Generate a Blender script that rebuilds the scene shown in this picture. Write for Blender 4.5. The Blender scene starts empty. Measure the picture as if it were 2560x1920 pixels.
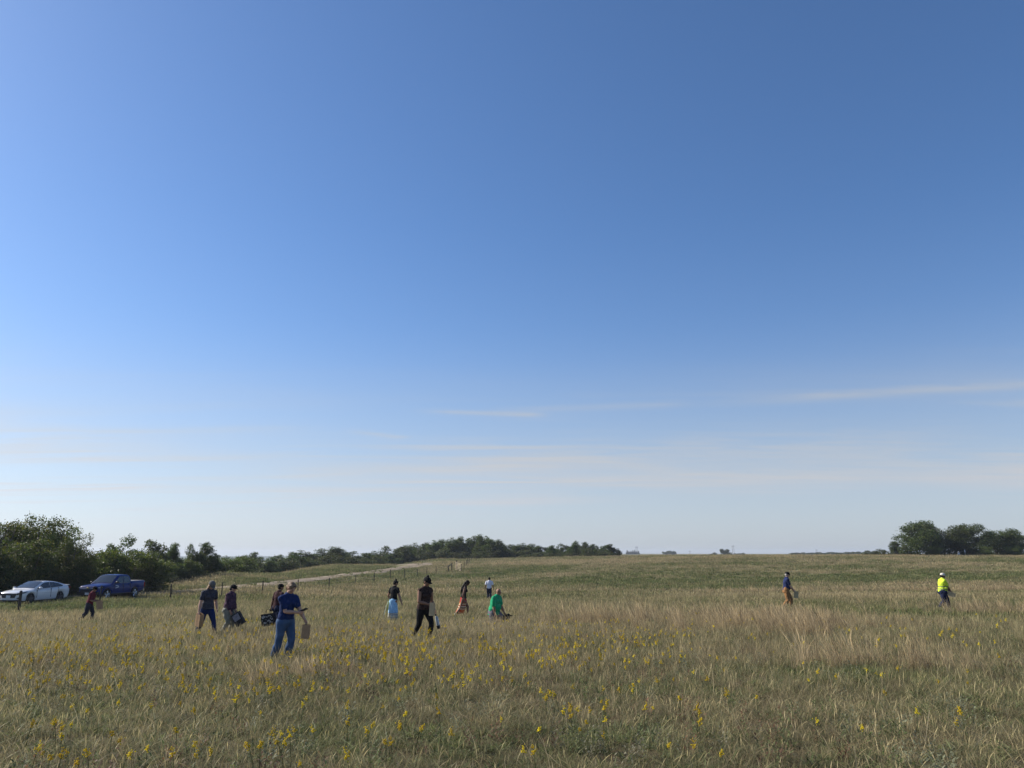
import bpy, bmesh, math, random
import numpy as np
from mathutils import Vector, Matrix, Quaternion
rad = math.radians
random.seed(7); RNG = np.random.default_rng(11)
scene = bpy.context.scene
COL = scene.collection

# ------------------------------------------------------------------ camera
CAM_Z = 2.35
FPX, CX, CY = 1924.0, 1280.0, 960.0          # photograph is 2560 x 1920
PITCH = math.atan(424.0 / FPX)
cam_d = bpy.data.cameras.new('camera')
cam_d.sensor_width = 36.0
cam_d.lens = 36.0 * FPX / 2560.0
cam_d.clip_start, cam_d.clip_end = 0.1, 20000.0
cam = bpy.data.objects.new('camera', cam_d); COL.objects.link(cam)
cam.location = (0, 0, CAM_Z)
cam.rotation_euler = (rad(90) + PITCH, 0, 0)
scene.camera = cam

# ------------------------------------------------------------------ sky, sun, exposure
SUN_EL, SUN_AZ = rad(33), rad(-70)            # azimuth from the view axis, negative = left
sunv = Vector((math.sin(SUN_AZ) * math.cos(SUN_EL), math.cos(SUN_AZ) * math.cos(SUN_EL), math.sin(SUN_EL)))
world = bpy.data.worlds.new('World'); scene.world = world; world.use_nodes = True
def build_world():
    nt = world.node_tree; N = nt.nodes; L = nt.links; N.clear()
    out = N.new('ShaderNodeOutputWorld'); bg = N.new('ShaderNodeBackground')
    sky = N.new('ShaderNodeTexSky'); sky.sky_type = 'NISHITA'; sky.sun_disc = False
    sky.sun_elevation = SUN_EL; sky.sun_rotation = SUN_AZ
    sky.altitude = 0; sky.air_density = 0.93; sky.dust_density = 0.62; sky.ozone_density = 7.8
    bg.inputs['Strength'].default_value = 0.075
    tc = N.new('ShaderNodeTexCoord'); sep = N.new('ShaderNodeSeparateXYZ')
    L.new(tc.outputs['Generated'], sep.inputs[0])
    def math_(op, a, b=None, c=None, clamp=False):
        n = N.new('ShaderNodeMath'); n.operation = op; n.use_clamp = clamp
        for i, v in enumerate((a, b, c)):
            if v is None: continue
            if isinstance(v, (int, float)): n.inputs[i].default_value = v
            else: L.new(v, n.inputs[i])
        return n.outputs[0]
    def maprange(v, a, b, c, d):
        n = N.new('ShaderNodeMapRange'); n.interpolation_type = 'SMOOTHSTEP'
        L.new(v, n.inputs[0]); n.inputs[1].default_value = a; n.inputs[2].default_value = b
        n.inputs[3].default_value = c; n.inputs[4].default_value = d
        return n.outputs[0]
    # thin high cirrus on a flat layer overhead: direction / height
    hz = math_('ADD', math_('MAXIMUM', sep.outputs['Z'], 0.0), 0.035)
    px = math_('DIVIDE', sep.outputs['X'], hz); py = math_('DIVIDE', sep.outputs['Y'], hz)
    comb = N.new('ShaderNodeCombineXYZ'); L.new(px, comb.inputs[0]); L.new(py, comb.inputs[1])
    def streak(scale, rot, stretch, detail, seed):
        mp = N.new('ShaderNodeMapping'); mp.inputs['Rotation'].default_value = (0, 0, rot)
        mp.inputs['Scale'].default_value = stretch; mp.inputs['Location'].default_value = (seed, seed * .7, 0)
        L.new(comb.outputs[0], mp.inputs[0])
        nz = N.new('ShaderNodeTexNoise'); nz.inputs['Scale'].default_value = scale
        nz.inputs['Detail'].default_value = detail; nz.inputs['Roughness'].default_value = 0.55
        nz.inputs['Distortion'].default_value = 0.35
        L.new(mp.outputs[0], nz.inputs['Vector']); return nz.outputs['Fac']
    s1 = streak(0.42, rad(-14), (0.42, 1.3, 1), 7, 3.1)
    s2 = streak(1.5, rad(-20), (0.30, 1.7, 1), 6, 9.7)
    brk = maprange(streak(0.16, rad(10), (0.8, 1.0, 1), 3, 14.2), 0.36, 0.58, 0.0, 1.0)
    c1 = maprange(s1, 0.42, 0.74, 0, 1); c2 = maprange(s2, 0.48, 0.76, 0, 1.0)
    veil = math_('MULTIPLY', math_('ADD', c1, c2, clamp=True), brk)
    band = math_('MULTIPLY', maprange(sep.outputs['Z'], 0.025, 0.09, 0.2, 1), maprange(sep.outputs['Z'], 0.13, 0.25, 1, 0.0))
    thin = math_('ADD', maprange(sep.outputs['Z'], 0.0, 0.30, 0.72, 0.08), maprange(sep.outputs['Z'], 0.20, 0.42, 0.0, -0.08))
    # two long thin ice-cloud streaks lying on the same layer
    def layer(pa, pb):
        u = (pa - CX) / FPX; v = (CY - pb) / FPX
        d = Vector((u, math.cos(PITCH) - v * math.sin(PITCH), math.sin(PITCH) + v * math.cos(PITCH))).normalized()
        return Vector((d.x, d.y)) / (d.z + .035)
    fine = streak(5.0, rad(-10), (0.35, 1.3, 1), 6, 4.4)
    def contrail(a, b, half_px, gain):
        A, B = layer(*a), layer(*b); t = (B - A); ln = t.length; t.normalize(); nrm = Vector((-t.y, t.x))
        w = abs((layer(a[0], a[1] + half_px) - A).dot(nrm))
        al = math_('ADD', math_('MULTIPLY', math_('SUBTRACT', px, A.x), t.x), math_('MULTIPLY', math_('SUBTRACT', py, A.y), t.y))
        ac = math_('ADD', math_('MULTIPLY', math_('SUBTRACT', px, A.x), nrm.x), math_('MULTIPLY', math_('SUBTRACT', py, A.y), nrm.y))
        ac = math_('ADD', ac, math_('MULTIPLY', math_('SUBTRACT', fine, 0.5), w * 1.6))
        g = math_('EXPONENT', math_('MULTIPLY', math_('MULTIPLY', ac, ac), -1.0 / (w * w)))
        m = math_('MULTIPLY', maprange(al, -.1 * ln, .35 * ln, 0, 1), maprange(al, .9 * ln, 1.12 * ln, 1, 0))
        return math_('MULTIPLY', math_('MULTIPLY', math_('MULTIPLY', g, m), maprange(fine, .25, .65, .35, 1)), gain)
    fac = math_('ADD', math_('MULTIPLY', math_('MULTIPLY', veil, band), 0.50), thin, clamp=True)
    for args in (((1750, 1012), (2760, 950), 10, .34), ((1030, 1026), (1350, 1039), 6, .38), ((1180, 1030), (1700, 1012), 9, .2), ((860, 1072), (1010, 1096), 8, .24), ((1000, 1160), (2300, 1120), 30, .26), ((1500, 1215), (2700, 1170), 30, .22)):
        fac = math_('ADD', fac, contrail(*args), clamp=True)
    hsv = N.new('ShaderNodeHueSaturation'); hsv.inputs['Saturation'].default_value = 1.0
    hsv.inputs['Value'].default_value = 1.0
    L.new(sky.outputs[0], hsv.inputs['Color'])
    tint = N.new('ShaderNodeMix'); tint.data_type = 'RGBA'; tint.blend_type = 'MULTIPLY'; tint.inputs['Factor'].default_value = 1.0
    L.new(hsv.outputs[0], tint.inputs['A']); tint.inputs['B'].default_value = (1.20, 1.24, 1.25, 1)
    mix = N.new('ShaderNodeMix'); mix.data_type = 'RGBA'
    L.new(fac, mix.inputs['Factor']); L.new(tint.outputs['Result'], mix.inputs['A'])
    bw = N.new('ShaderNodeRGBToBW'); L.new(sky.outputs[0], bw.inputs[0])       # thin cloud is lit like the sky around it
    vc = N.new('ShaderNodeCombineXYZ')
    for i, (k0, k1) in enumerate(((2.8, .56), (3.0, .59), (3.3, .64))): L.new(math_('MULTIPLY_ADD', bw.outputs[0], k1, k0), vc.inputs[i])
    L.new(vc.outputs[0], mix.inputs['B'])
    L.new(mix.outputs['Result'], bg.inputs['Color']); L.new(bg.outputs[0], out.inputs['Surface'])
build_world()
sun_d = bpy.data.lights.new('sun', 'SUN'); sun_d.energy = 4.7; sun_d.angle = rad(0.6); sun_d.color = (1.0, 0.92, 0.80)
sun = bpy.data.objects.new('sun', sun_d); COL.objects.link(sun)
sun.rotation_euler = sunv.to_track_quat('Z', 'Y').to_euler(); sun.location = sunv * 60
vs = scene.view_settings; vs.view_transform = 'Standard'; vs.look = 'None'; vs.gamma = 1.0; vs.use_curve_mapping = False
vs.exposure = 0.63
scene.cycles.max_bounces = 6; scene.cycles.diffuse_bounces = 3; scene.cycles.transmission_bounces = 4
scene.cycles.transparent_max_bounces = 8; scene.cycles.volume_bounces = 0
scene.cycles.sample_clamp_indirect = 8.0
scene.cycles.use_denoising = True

# ------------------------------------------------------------------ pixel <-> place
def ray(px, py):
    """slopes (x per unit depth, z per unit depth) of a photograph pixel"""
    u = (px - CX) / FPX; v = (CY - py) / FPX
    Y = math.cos(PITCH) - v * math.sin(PITCH); Z = math.sin(PITCH) + v * math.cos(PITCH)
    return u / Y, Z / Y
def at(px, py, d):
    a, b = ray(px, py); return Vector((a * d, d, CAM_Z + b * d))

# ------------------------------------------------------------------ noise
def _hash(ix, iy, iz):
    h = (ix * 374761393 + iy * 668265263 + iz * 1274126177) & 0xffffffff
    h = ((h ^ (h >> 13)) * 1274126177) & 0xffffffff
    h = ((h ^ (h >> 16)) * 2246822519) & 0xffffffff
    return ((h ^ (h >> 15)) & 0xffffff) / float(0xffffff)
def vnoise(x, y, z=0.0):
    x = np.asarray(x, float); y = np.asarray(y, float); z = np.zeros_like(x) + z
    x0 = np.floor(x); y0 = np.floor(y); z0 = np.floor(z)
    fx, fy, fz = x - x0, y - y0, z - z0
    fx = fx * fx * (3 - 2 * fx); fy = fy * fy * (3 - 2 * fy); fz = fz * fz * (3 - 2 * fz)
    ix, iy, iz = x0.astype(np.int64), y0.astype(np.int64), z0.astype(np.int64)
    r = 0
    for dx in (0, 1):
        for dy in (0, 1):
            for dz in (0, 1):
                w = (fx if dx else 1 - fx) * (fy if dy else 1 - fy) * (fz if dz else 1 - fz)
                r = r + w * _hash(ix + dx, iy + dy, iz + dz)
    return r
def fbm(x, y, z=0.0, o=4):
    s = 0; a = 0.5; t = 0
    for i in range(o):
        s = s + a * vnoise(np.asarray(x) * 2 ** i + 17.3 * i, np.asarray(y) * 2 ** i - 9.1 * i, z); t += a; a *= .5
    return s / t
def sstep(a, b, x):
    t = np.clip((np.asarray(x, float) - a) / (b - a), 0, 1); return t * t * (3 - 2 * t)

# ------------------------------------------------------------------ terrain height
_near = [(0, .75), (3, .72), (6, .60), (10, .42), (16.6, .20)]
_lfar = [(250, -16), (500, -30), (1000, -32), (9000, -32)]
PROF = [
 (-0.80, [(25, -.20), (35, -.60), (45, -1.0), (55, -.95), (64, -.95), (75, -1.1), (95, -2.5), (130, -6)] + _lfar),
 (-0.55, [(25, -.15), (35, -.55), (45, -1.0), (55, -1.0), (62, -1.0), (76, -1.0), (92, -1.6), (125, -5)] + _lfar),
 (-0.38, [(25, -.05), (35, -.40), (50, -1.0), (60, -1.38), (68, -1.5), (86, -1.30), (105, -.45), (122, -.9), (165, -5)] + _lfar),
 (-0.22, [(25, .0), (35, -.35), (50, -.95), (62, -1.35), (75, -1.75), (94, -1.9), (112, -1.1), (150, .05), (168, 0), (205, -1.5), (300, -12), (500, -28), (1000, -32), (9000, -32)]),
 (-0.08, [(25, .02), (35, -.33), (50, -.85), (62, -1.2), (80, -1.6), (100, -1.8), (128, -1.7), (140, -1.3), (150, -.85), (170, -.05), (200, .6), (232, .95), (300, 1.1), (500, .3), (1000, -1.0), (3000, 0), (9000, 1)]),
 (0.10, [(25, .02), (35, -.30), (50, -.75), (62, -1.15), (80, -1.6), (100, -1.5), (120, -.9), (140, -.2), (170, .75), (200, 1.35), (230, 1.5), (300, 1.5), (600, .8), (1500, .9), (3000, 1.2), (9000, 2)]),
 (0.30, [(25, .03), (37, -.20), (50, -.40), (58, -.7), (75, -1.7), (100, -1.3), (120, -.4), (145, .7), (175, 1.5), (250, 1.8), (400, 1.6), (1000, .8), (3000, 1.2), (9000, 2)]),
 (0.50, [(25, .05), (37, -.22), (48, -.35), (57, -.6), (75, -1.6), (100, -1.1), (122, 0), (148, 1.1), (178, 1.9), (220, 2.0), (400, 1.7), (1000, .9), (3000, 1.2), (9000, 2)]),
 (0.80, [(25, .05), (37, -.22), (48, -.35), (57, -.6), (75, -1.5), (100, -.9), (122, .2), (148, 1.3), (178, 2.0), (220, 2.1), (400, 1.8), (1000, .9), (3000, 1.2), (9000, 2)]),
]
_S = np.linspace(math.log(5), math.log(9005), 900); _D = np.exp(_S) - 5
_k = np.hanning(33); _k /= _k.sum()
_TAB = []
for r_, p_ in PROF:
    q = _near + p_
    t = np.interp(_D, [a for a, b in q], [b for a, b in q])
    tp = np.concatenate([np.full(16, t[0]), t, np.full(16, t[-1])])
    _TAB.append(np.convolve(tp, _k, 'valid'))
_TAB = np.array(_TAB); _BR = np.array([math.atan(r_) for r_, _ in PROF])
def terrain_z(x, y):
    x = np.asarray(x, float); y = np.asarray(y, float)
    th = np.arctan2(x, y); thc = np.clip(th, _BR[0], _BR[-1])
    R = np.hypot(x, y); d = R * np.cos(thc)
    si = np.clip((np.log(d + 5) - _S[0]) / (_S[1] - _S[0]), 0, len(_S) - 1.001)
    i = si.astype(int); f = si - i
    b = np.clip(np.searchsorted(_BR, thc, side='right') - 1, 0, len(_BR) - 2)
    g = (thc - _BR[b]) / (_BR[b + 1] - _BR[b]); g = g * g * (3 - 2 * g)
    z0 = _TAB[b, i] * (1 - f) + _TAB[b, i + 1] * f
    z1 = _TAB[b + 1, i] * (1 - f) + _TAB[b + 1, i + 1] * f
    z = z0 * (1 - g) + z1 * g
    back = sstep(rad(60), rad(140), np.abs(th)); z = z * (1 - back) + back * 0.6
    amp = sstep(4, 30, R)
    z = z + amp * ((fbm(x / 11, y / 11, 3.3, 3) - .5) * .28 + (vnoise(x / 2.3, y / 2.3, 8.8) - .5) * .06)
    z = z + sstep(40, 120, R) * (fbm(x / 45, y / 45, 5.1, 2) - .5) * .5
    return z
def tz(x, y): return float(terrain_z(np.array([x]), np.array([y]))[0])
def ground_at(px, py, dmin=4, dmax=420):
    a, b = ray(px, py)
    d = np.exp(np.linspace(math.log(dmin), math.log(dmax), 3000))
    g = CAM_Z + b * d - terrain_z(a * d, d)
    k = np.where(g <= 0)[0]
    i = k[0] if len(k) else int(np.argmin(g))
    return Vector((a * d[i], d[i], float(terrain_z(a * d[i:i + 1], d[i:i + 1])[0])))

# ------------------------------------------------------------------ materials
MATS = {}
def _nodes(name):
    m = bpy.data.materials.new(name); m.use_nodes = True
    nt = m.node_tree; nt.nodes.clear()
    out = nt.nodes.new('ShaderNodeOutputMaterial')
    return m, nt, out
def pmat(name, col, rough=.75, var=.18, scale=18.0, bump=0.0, metal=0.0, spec=.35, coat=0.0, transl=0.0, bscale=None, hue=None):
    """principled surface with noise-driven tone variation and fine relief"""
    if name in MATS: return MATS[name]
    m, nt, out = _nodes(name); N, L = nt.nodes, nt.links
    b = N.new('ShaderNodeBsdfPrincipled')
    b.inputs['Roughness'].default_value = rough; b.inputs['Metallic'].default_value = metal
    b.inputs['Specular IOR Level'].default_value = spec
    b.inputs['Coat Weight'].default_value = coat; b.inputs['Coat Roughness'].default_value = .06
    tc = N.new('ShaderNodeTexCoord')
    nz = N.new('ShaderNodeTexNoise'); nz.inputs['Scale'].default_value = scale; nz.inputs['Detail'].default_value = 5
    L.new(tc.outputs['Object'], nz.inputs['Vector'])
    cr = N.new('ShaderNodeValToRGB')
    c0 = tuple(max(0, c * (1 - var)) for c in col); c1 = tuple(min(1, c * (1 + var)) for c in (hue or col))
    cr.color_ramp.elements[0].position = .3; cr.color_ramp.elements[1].position = .7
    cr.color_ramp.elements[0].color = (*c0, 1); cr.color_ramp.elements[1].color = (*c1, 1)
    L.new(nz.outputs['Fac'], cr.inputs[0]); L.new(cr.outputs[0], b.inputs['Base Color'])
    if bump:
        n2 = N.new('ShaderNodeTexNoise'); n2.inputs['Scale'].default_value = bscale or scale * 2; n2.inputs['Detail'].default_value = 4
        L.new(tc.outputs['Object'], n2.inputs['Vector'])
        bp = N.new('ShaderNodeBump'); bp.inputs['Strength'].default_value = bump; bp.inputs['Distance'].default_value = .02
        L.new(n2.outputs['Fac'], bp.inputs['Height']); L.new(bp.outputs[0], b.inputs['Normal'])
    if transl:
        tr = N.new('ShaderNodeBsdfTranslucent'); L.new(cr.outputs[0], tr.inputs['Color'])
        mx = N.new('ShaderNodeMixShader'); mx.inputs[0].default_value = transl
        L.new(b.outputs[0], mx.inputs[1]); L.new(tr.outputs[0], mx.inputs[2]); L.new(mx.outputs[0], out.inputs[0])
    else: L.new(b.outputs[0], out.inputs[0])
    MATS[name] = m; return m

# ------------------------------------------------------------------ mesh helpers
def link(name, me, mat=None, parent=None, smooth=False):
    o = bpy.data.objects.new(name, me); COL.objects.link(o)
    if mat is not None:
        me.materials.clear()
        for q in (mat if isinstance(mat, (list, tuple)) else [mat]): me.materials.append(q)
    if parent is not None: o.parent = parent
    if smooth: me.polygons.foreach_set('use_smooth', np.ones(len(me.polygons), bool))
    return o
def empty(name, loc=(0, 0, 0), rz=0.0):
    o = bpy.data.objects.new(name, None); COL.objects.link(o); o.location = loc; o.rotation_euler = (0, 0, rz)
    o.empty_display_size = .2
    return o
def tag(o, label=None, cat=None, group=None, kind=None):
    if label: o['label'] = label
    if cat: o['category'] = cat
    if group: o['group'] = group
    if kind: o['kind'] = kind
    return o
def np_mesh(name, V, F, cols=None, smooth=False):
    """V (n,3); F (m,k) all faces the same size; cols per-vertex rgb"""
    me = bpy.data.meshes.new(name); V = np.asarray(V, np.float32); F = np.asarray(F, np.int32)
    k = F.shape[1]
    me.vertices.add(len(V)); me.vertices.foreach_set('co', V.ravel())
    me.loops.add(F.size); me.loops.foreach_set('vertex_index', F.ravel())
    me.polygons.add(len(F)); me.polygons.foreach_set('loop_start', np.arange(0, F.size, k, dtype=np.int32))
    if smooth: me.polygons.foreach_set('use_smooth', np.ones(len(F), bool))
    if cols is not None:
        a = me.color_attributes.new('tone', 'FLOAT_COLOR', 'POINT')
        c = np.ones((len(V), 4), np.float32); c[:, :3] = cols; a.data.foreach_set('color', c.ravel())
    me.update(calc_edges=True); return me
class MB:
    """collects closed pieces; build() makes ONE mesh object"""
    def __init__(s): s.v = []; s.f = []
    def add(s, vs, fs):
        k = len(s.v); s.v += [tuple(q) for q in vs]; s.f += [tuple(i + k for i in f) for f in fs]; return s
    def box(s, c, size, R=None, taper=1.0):
        hx, hy, hz = [q / 2 for q in size]; c = Vector(c); vs = []
        for z in (-1, 1):
            t = taper if z > 0 else 1.0
            for x, y in ((-1, -1), (1, -1), (1, 1), (-1, 1)):
                p = Vector((x * hx * t, y * hy * t, z * hz))
                vs.append(c + (R @ p if R is not None else p))
        return s.add(vs, [(3, 2, 1, 0), (4, 5, 6, 7), (0, 1, 5, 4), (1, 2, 6, 5), (2, 3, 7, 6), (3, 0, 4, 7)])
    def tube(s, pts, rads, n=10, side=(0, 1, 0), cap=True, flat0=False):
        """rads: list of r or (r_side, r_other); side = direction of the first radius"""
        P = [Vector(p) for p in pts]; rings = []
        def rr(q): return (q, q) if not isinstance(q, (tuple, list)) else q
        dirs = []
        for i in range(len(P)):
            a = P[max(i - 1, 0)]; b = P[min(i + 1, len(P) - 1)]
            d = (b - a); dirs.append(d.normalized() if d.length > 1e-9 else Vector((0, 0, 1)))
        S = []
        if cap:
            ra = sum(rr(rads[0])) / 2; rb = sum(rr(rads[-1])) / 2
            a0, a1 = rr(rads[0]); b0, b1 = rr(rads[-1])
            if not flat0: S += [(P[0] - dirs[0] * ra * .75, dirs[0], (a0 * .5, a1 * .5)), (P[0] - dirs[0] * ra * .45, dirs[0], (a0 * .84, a1 * .84))]
        for p, d, r in zip(P, dirs, rads): S.append((p, d, rr(r)))
        if cap:
            S += [(P[-1] + dirs[-1] * rb * .45, dirs[-1], (b0 * .84, b1 * .84)), (P[-1] + dirs[-1] * rb * .75, dirs[-1], (b0 * .5, b1 * .5))]
        ref = Vector(side); vs = []
        for p, d, (r0, r1) in S:
            e = ref - d * ref.dot(d)
            if e.length < 1e-4: e = d.orthogonal()
            e.normalize(); g = d.cross(e)
            vs += [p + e * (r0 * math.cos(2 * math.pi * k / n)) + g * (r1 * math.sin(2 * math.pi * k / n)) for k in range(n)]
        fs = []
        m = len(S)
        for i in range(m - 1):
            for k in range(n):
                k2 = (k + 1) % n; fs.append((i * n + k, i * n + k2, (i + 1) * n + k2, (i + 1) * n + k))
        fs.append(tuple(range(n - 1, -1, -1))); fs.append(tuple((m - 1) * n + k for k in range(n)))
        return s.add(vs, fs)
    def ell(s, c, r, R=None, nu=12, nv=8):
        c = Vector(c); vs = [c + (R @ Vector((0, 0, -r[2])) if R is not None else Vector((0, 0, -r[2])))]
        for i in range(1, nv):
            t = math.pi * i / nv - math.pi / 2
            for k in range(nu):
                a = 2 * math.pi * k / nu
                p = Vector((r[0] * math.cos(t) * math.cos(a), r[1] * math.cos(t) * math.sin(a), r[2] * math.sin(t)))
                vs.append(c + (R @ p if R is not None else p))
        p = Vector((0, 0, r[2])); vs.append(c + (R @ p if R is not None else p))
        fs = [(0, 1 + (k + 1) % nu, 1 + k) for k in range(nu)]
        for i in range(nv - 2):
            for k in range(nu):
                a = 1 + i * nu + k; b = 1 + i * nu + (k + 1) % nu; fs.append((a, b, b + nu, a + nu))
        t = len(vs) - 1; o = 1 + (nv - 2) * nu
        fs += [(o + k, o + (k + 1) % nu, t) for k in range(nu)]
        return s.add(vs, fs)
    def poly(s, pts, thick_vec):
        """flat outline given thickness"""
        n = len(pts); t = Vector(thick_vec); vs = [Vector(p) for p in pts] + [Vector(p) + t for p in pts]
        fs = [tuple(range(n - 1, -1, -1)), tuple(range(n, 2 * n))] + [(k, (k + 1) % n, n + (k + 1) % n, n + k) for k in range(n)]
        return s.add(vs, fs)
    def mesh(s, name):
        me = bpy.data.meshes.new(name); me.from_pydata(s.v, [], s.f); me.update(); return me
    def build(s, name, mat, parent=None, smooth=False, fix=False):
        me = s.mesh(name)
        if fix:
            b = bmesh.new(); b.from_mesh(me); bmesh.ops.recalc_face_normals(b, faces=b.faces[:]); b.to_mesh(me); b.free()
        return link(name, me, mat, parent, smooth)
# ================================================================== SETTING
# where the plants change: dry / green patches, found by the ground spot they stand on
def _patch(px, py, rx, ry, w): 
    g = ground_at(px, py); return (g.x, g.y, rx, ry, w)
DRY = [_patch(1960, 1568, 3.6, 1.9, .85), _patch(1890, 1545, 3.0, 1.5, .5), _patch(700, 1705, .75, .8, .8), _patch(1440, 1408, 16, 9, .8), _patch(1250, 1412, 9, 6, .4),
       _patch(2300, 1478, 22, 3.0, .75), _patch(1850, 1482, 10, 3.0, .5), _patch(1130, 1408, 8, 7, .25), _patch(1980, 1393, 40, 10, .6),
       _patch(2480, 1530, 4, 2.5, .35), _patch(1500, 1560, 6, 4, .25), _patch(2150, 1660, 3, 1.6, .25)]
GRN = [_patch(1450, 1452, 14, 6, .6), _patch(1900, 1455, 26, 7, .75), _patch(2250, 1440, 26, 6, .5), _patch(1250, 1440, 10, 10, .4), _patch(1100, 1440, 10, 12, .45),
       _patch(420, 1500, 9, 8, .4), _patch(150, 1520, 8, 4, .55), _patch(2130, 1700, 1.0, .6, .5), _patch(1050, 1850, 2.2, .9, .45), _patch(800, 1560, 3, 1.6, .35), _patch(1850, 1740, 1.0, .6, .6),
       _patch(1420, 1424, 9, 3, .5), _patch(2430, 1545, 6, 2, .4), _patch(300, 1740, 3, 1, .2), _patch(750, 1440, 25, 14, .2)]
def zones(x, y):
    R = np.hypot(x, y)
    far = sstep(40, 110, R)
    wx = x + (fbm(x / 4, y / 4, 2.2, 2) - .5) * 4; wy = y + (fbm(x / 4, y / 4, 6.2, 2) - .5) * 4
    n = fbm(x / 3.1, y / 3.1, 1.7, 3); n2 = fbm(x / 19, y / 13, 4.7, 3)
    dry = .38 + (n - .5) * .65 + (n2 - .5) * (1.2 + .5 * far); grn = .34 + (.5 - n) * .35 + (.5 - n2) * (.9 + .6 * far)
    n3 = fbm(x / 7.5, y / 4.5, 7.9, 3); dry = dry + far * (n3 - .5) * 1.5; grn = grn - far * (n3 - .5) * 1.6
    for cx, cy, rx, ry, w in DRY:
        e = np.exp(-(((wx - cx) / rx) ** 2 + ((wy - cy) / ry) ** 2)); dry = dry + w * e; grn = grn - w * e * .7
    for cx, cy, rx, ry, w in GRN:
        e = np.exp(-(((wx - cx) / rx) ** 2 + ((wy - cy) / ry) ** 2)); grn = grn + w * e; dry = dry - w * e * .7
    return np.clip(dry, 0.02, 1.25), np.clip(grn, 0.02, 1.2)
OLIVE, DRYC, GREEN = np.array((.176, .168, .093)), np.array((.300, .264, .178)), np.array((.124, .150, .060))
def plant_colour(x, y):
    d, g = zones(x, y)
    w0 = np.full_like(d, .55); s = w0 + d * .9 + g * .9
    return (w0[:, None] * OLIVE + (d * .9)[:, None] * DRYC + (g * .9)[:, None] * GREEN) / s[:, None]

def ground_material():
    m, nt, out = _nodes('meadow_ground'); N, L = nt.nodes, nt.links
    b = N.new('ShaderNodeBsdfPrincipled'); b.inputs['Roughness'].default_value = .95; b.inputs['Specular IOR Level'].default_value = .05
    at_ = N.new('ShaderNodeAttribute'); at_.attribute_name = 'tone'
    geo = N.new('ShaderNodeNewGeometry')
    def nz(sc, det, vec):
        n = N.new('ShaderNodeTexNoise'); n.inputs['Scale'].default_value = sc; n.inputs['Detail'].default_value = det; n.inputs['Roughness'].default_value = .6
        L.new(vec, n.inputs['Vector']); return n.outputs['Fac']
    f = nz(1.1, 8, geo.outputs['Position']); g = nz(.09, 5, geo.outputs['Position'])
    cr = N.new('ShaderNodeValToRGB'); cr.color_ramp.elements[0].position = .3; cr.color_ramp.elements[1].position = .72
    cr.color_ramp.elements[0].color = (.55, .56, .50, 1); cr.color_ramp.elements[1].color = (1.25, 1.2, 1.15, 1)
    L.new(f, cr.inputs[0])
    c2 = N.new('ShaderNodeValToRGB'); c2.color_ramp.elements[0].position = .35; c2.color_ramp.elements[1].position = .65
    c2.color_ramp.elements[0].color = (.82, .88, .80, 1); c2.color_ramp.elements[1].color = (1.12, 1.06, 1.02, 1)
    L.new(g, c2.inputs[0])
    m1 = N.new('ShaderNodeMix'); m1.data_type = 'RGBA'; m1.blend_type = 'MULTIPLY'; m1.inputs['Factor'].default_value = 1
    L.new(at_.outputs['Color'], m1.inputs['A']); L.new(cr.outputs[0], m1.inputs['B'])
    m2 = N.new('ShaderNodeMix'); m2.data_type = 'RGBA'; m2.blend_type = 'MULTIPLY'; m2.inputs['Factor'].default_value = 1
    L.new(m1.outputs['Result'], m2.inputs['A']); L.new(c2.outputs[0], m2.inputs['B'])
    L.new(m2.outputs['Result'], b.inputs['Base Color'])
    bp = N.new('ShaderNodeBump'); bp.inputs['Strength'].default_value = 1.0; bp.inputs['Distance'].default_value = .25
    L.new(f, bp.inputs['Height']); L.new(bp.outputs[0], b.inputs['Normal'])
    L.new(b.outputs[0], out.inputs[0]); return m

def make_ground():
    front = np.radians(np.linspace(-42, 42, 421)); rest = np.radians(np.linspace(42, 318, 94))[1:-1]
    ang = np.concatenate([front, rest]); nA = len(ang)
    rr = np.concatenate([[0.6], np.exp(np.linspace(math.log(1.2), math.log(5200), 430))]); nR = len(rr)
    A, R = np.meshgrid(ang, rr); X = (np.sin(A) * R).ravel(); Y = (np.cos(A) * R).ravel()
    Z = terrain_z(X, Y)
    V = np.column_stack([X, Y, Z]); i = np.arange(nR - 1)[:, None] * nA; j = np.arange(nA)[None, :]; j2 = (j + 1) % nA
    F = np.stack([i + j, i + nA + j, i + nA + j2, i + j2], -1).reshape(-1, 4)
    F = F[:, ::-1]
    V = np.vstack([V, [[0, 0, .75]]]); c = len(V) - 1
    q = sstep(35, 110, np.hypot(V[:, 0], V[:, 1]))[:, None]      # near soil and litter tone, painted darker to deepen the gaps between tufts
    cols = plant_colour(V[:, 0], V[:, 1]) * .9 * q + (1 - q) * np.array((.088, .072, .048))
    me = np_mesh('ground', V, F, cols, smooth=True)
    b = bmesh.new(); b.from_mesh(me); b.verts.ensure_lookup_table()
    for k in range(nA):
        try: b.faces.new((b.verts[(k + 1) % nA], b.verts[k], b.verts[c]))
        except ValueError: pass
    bmesh.ops.recalc_face_normals(b, faces=b.faces[:])
    b.faces.ensure_lookup_table()
    if b.faces[0].normal.z < 0: bmesh.ops.reverse_faces(b, faces=b.faces[:])
    b.to_mesh(me); b.free()
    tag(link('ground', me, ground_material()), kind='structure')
make_ground()

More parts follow.
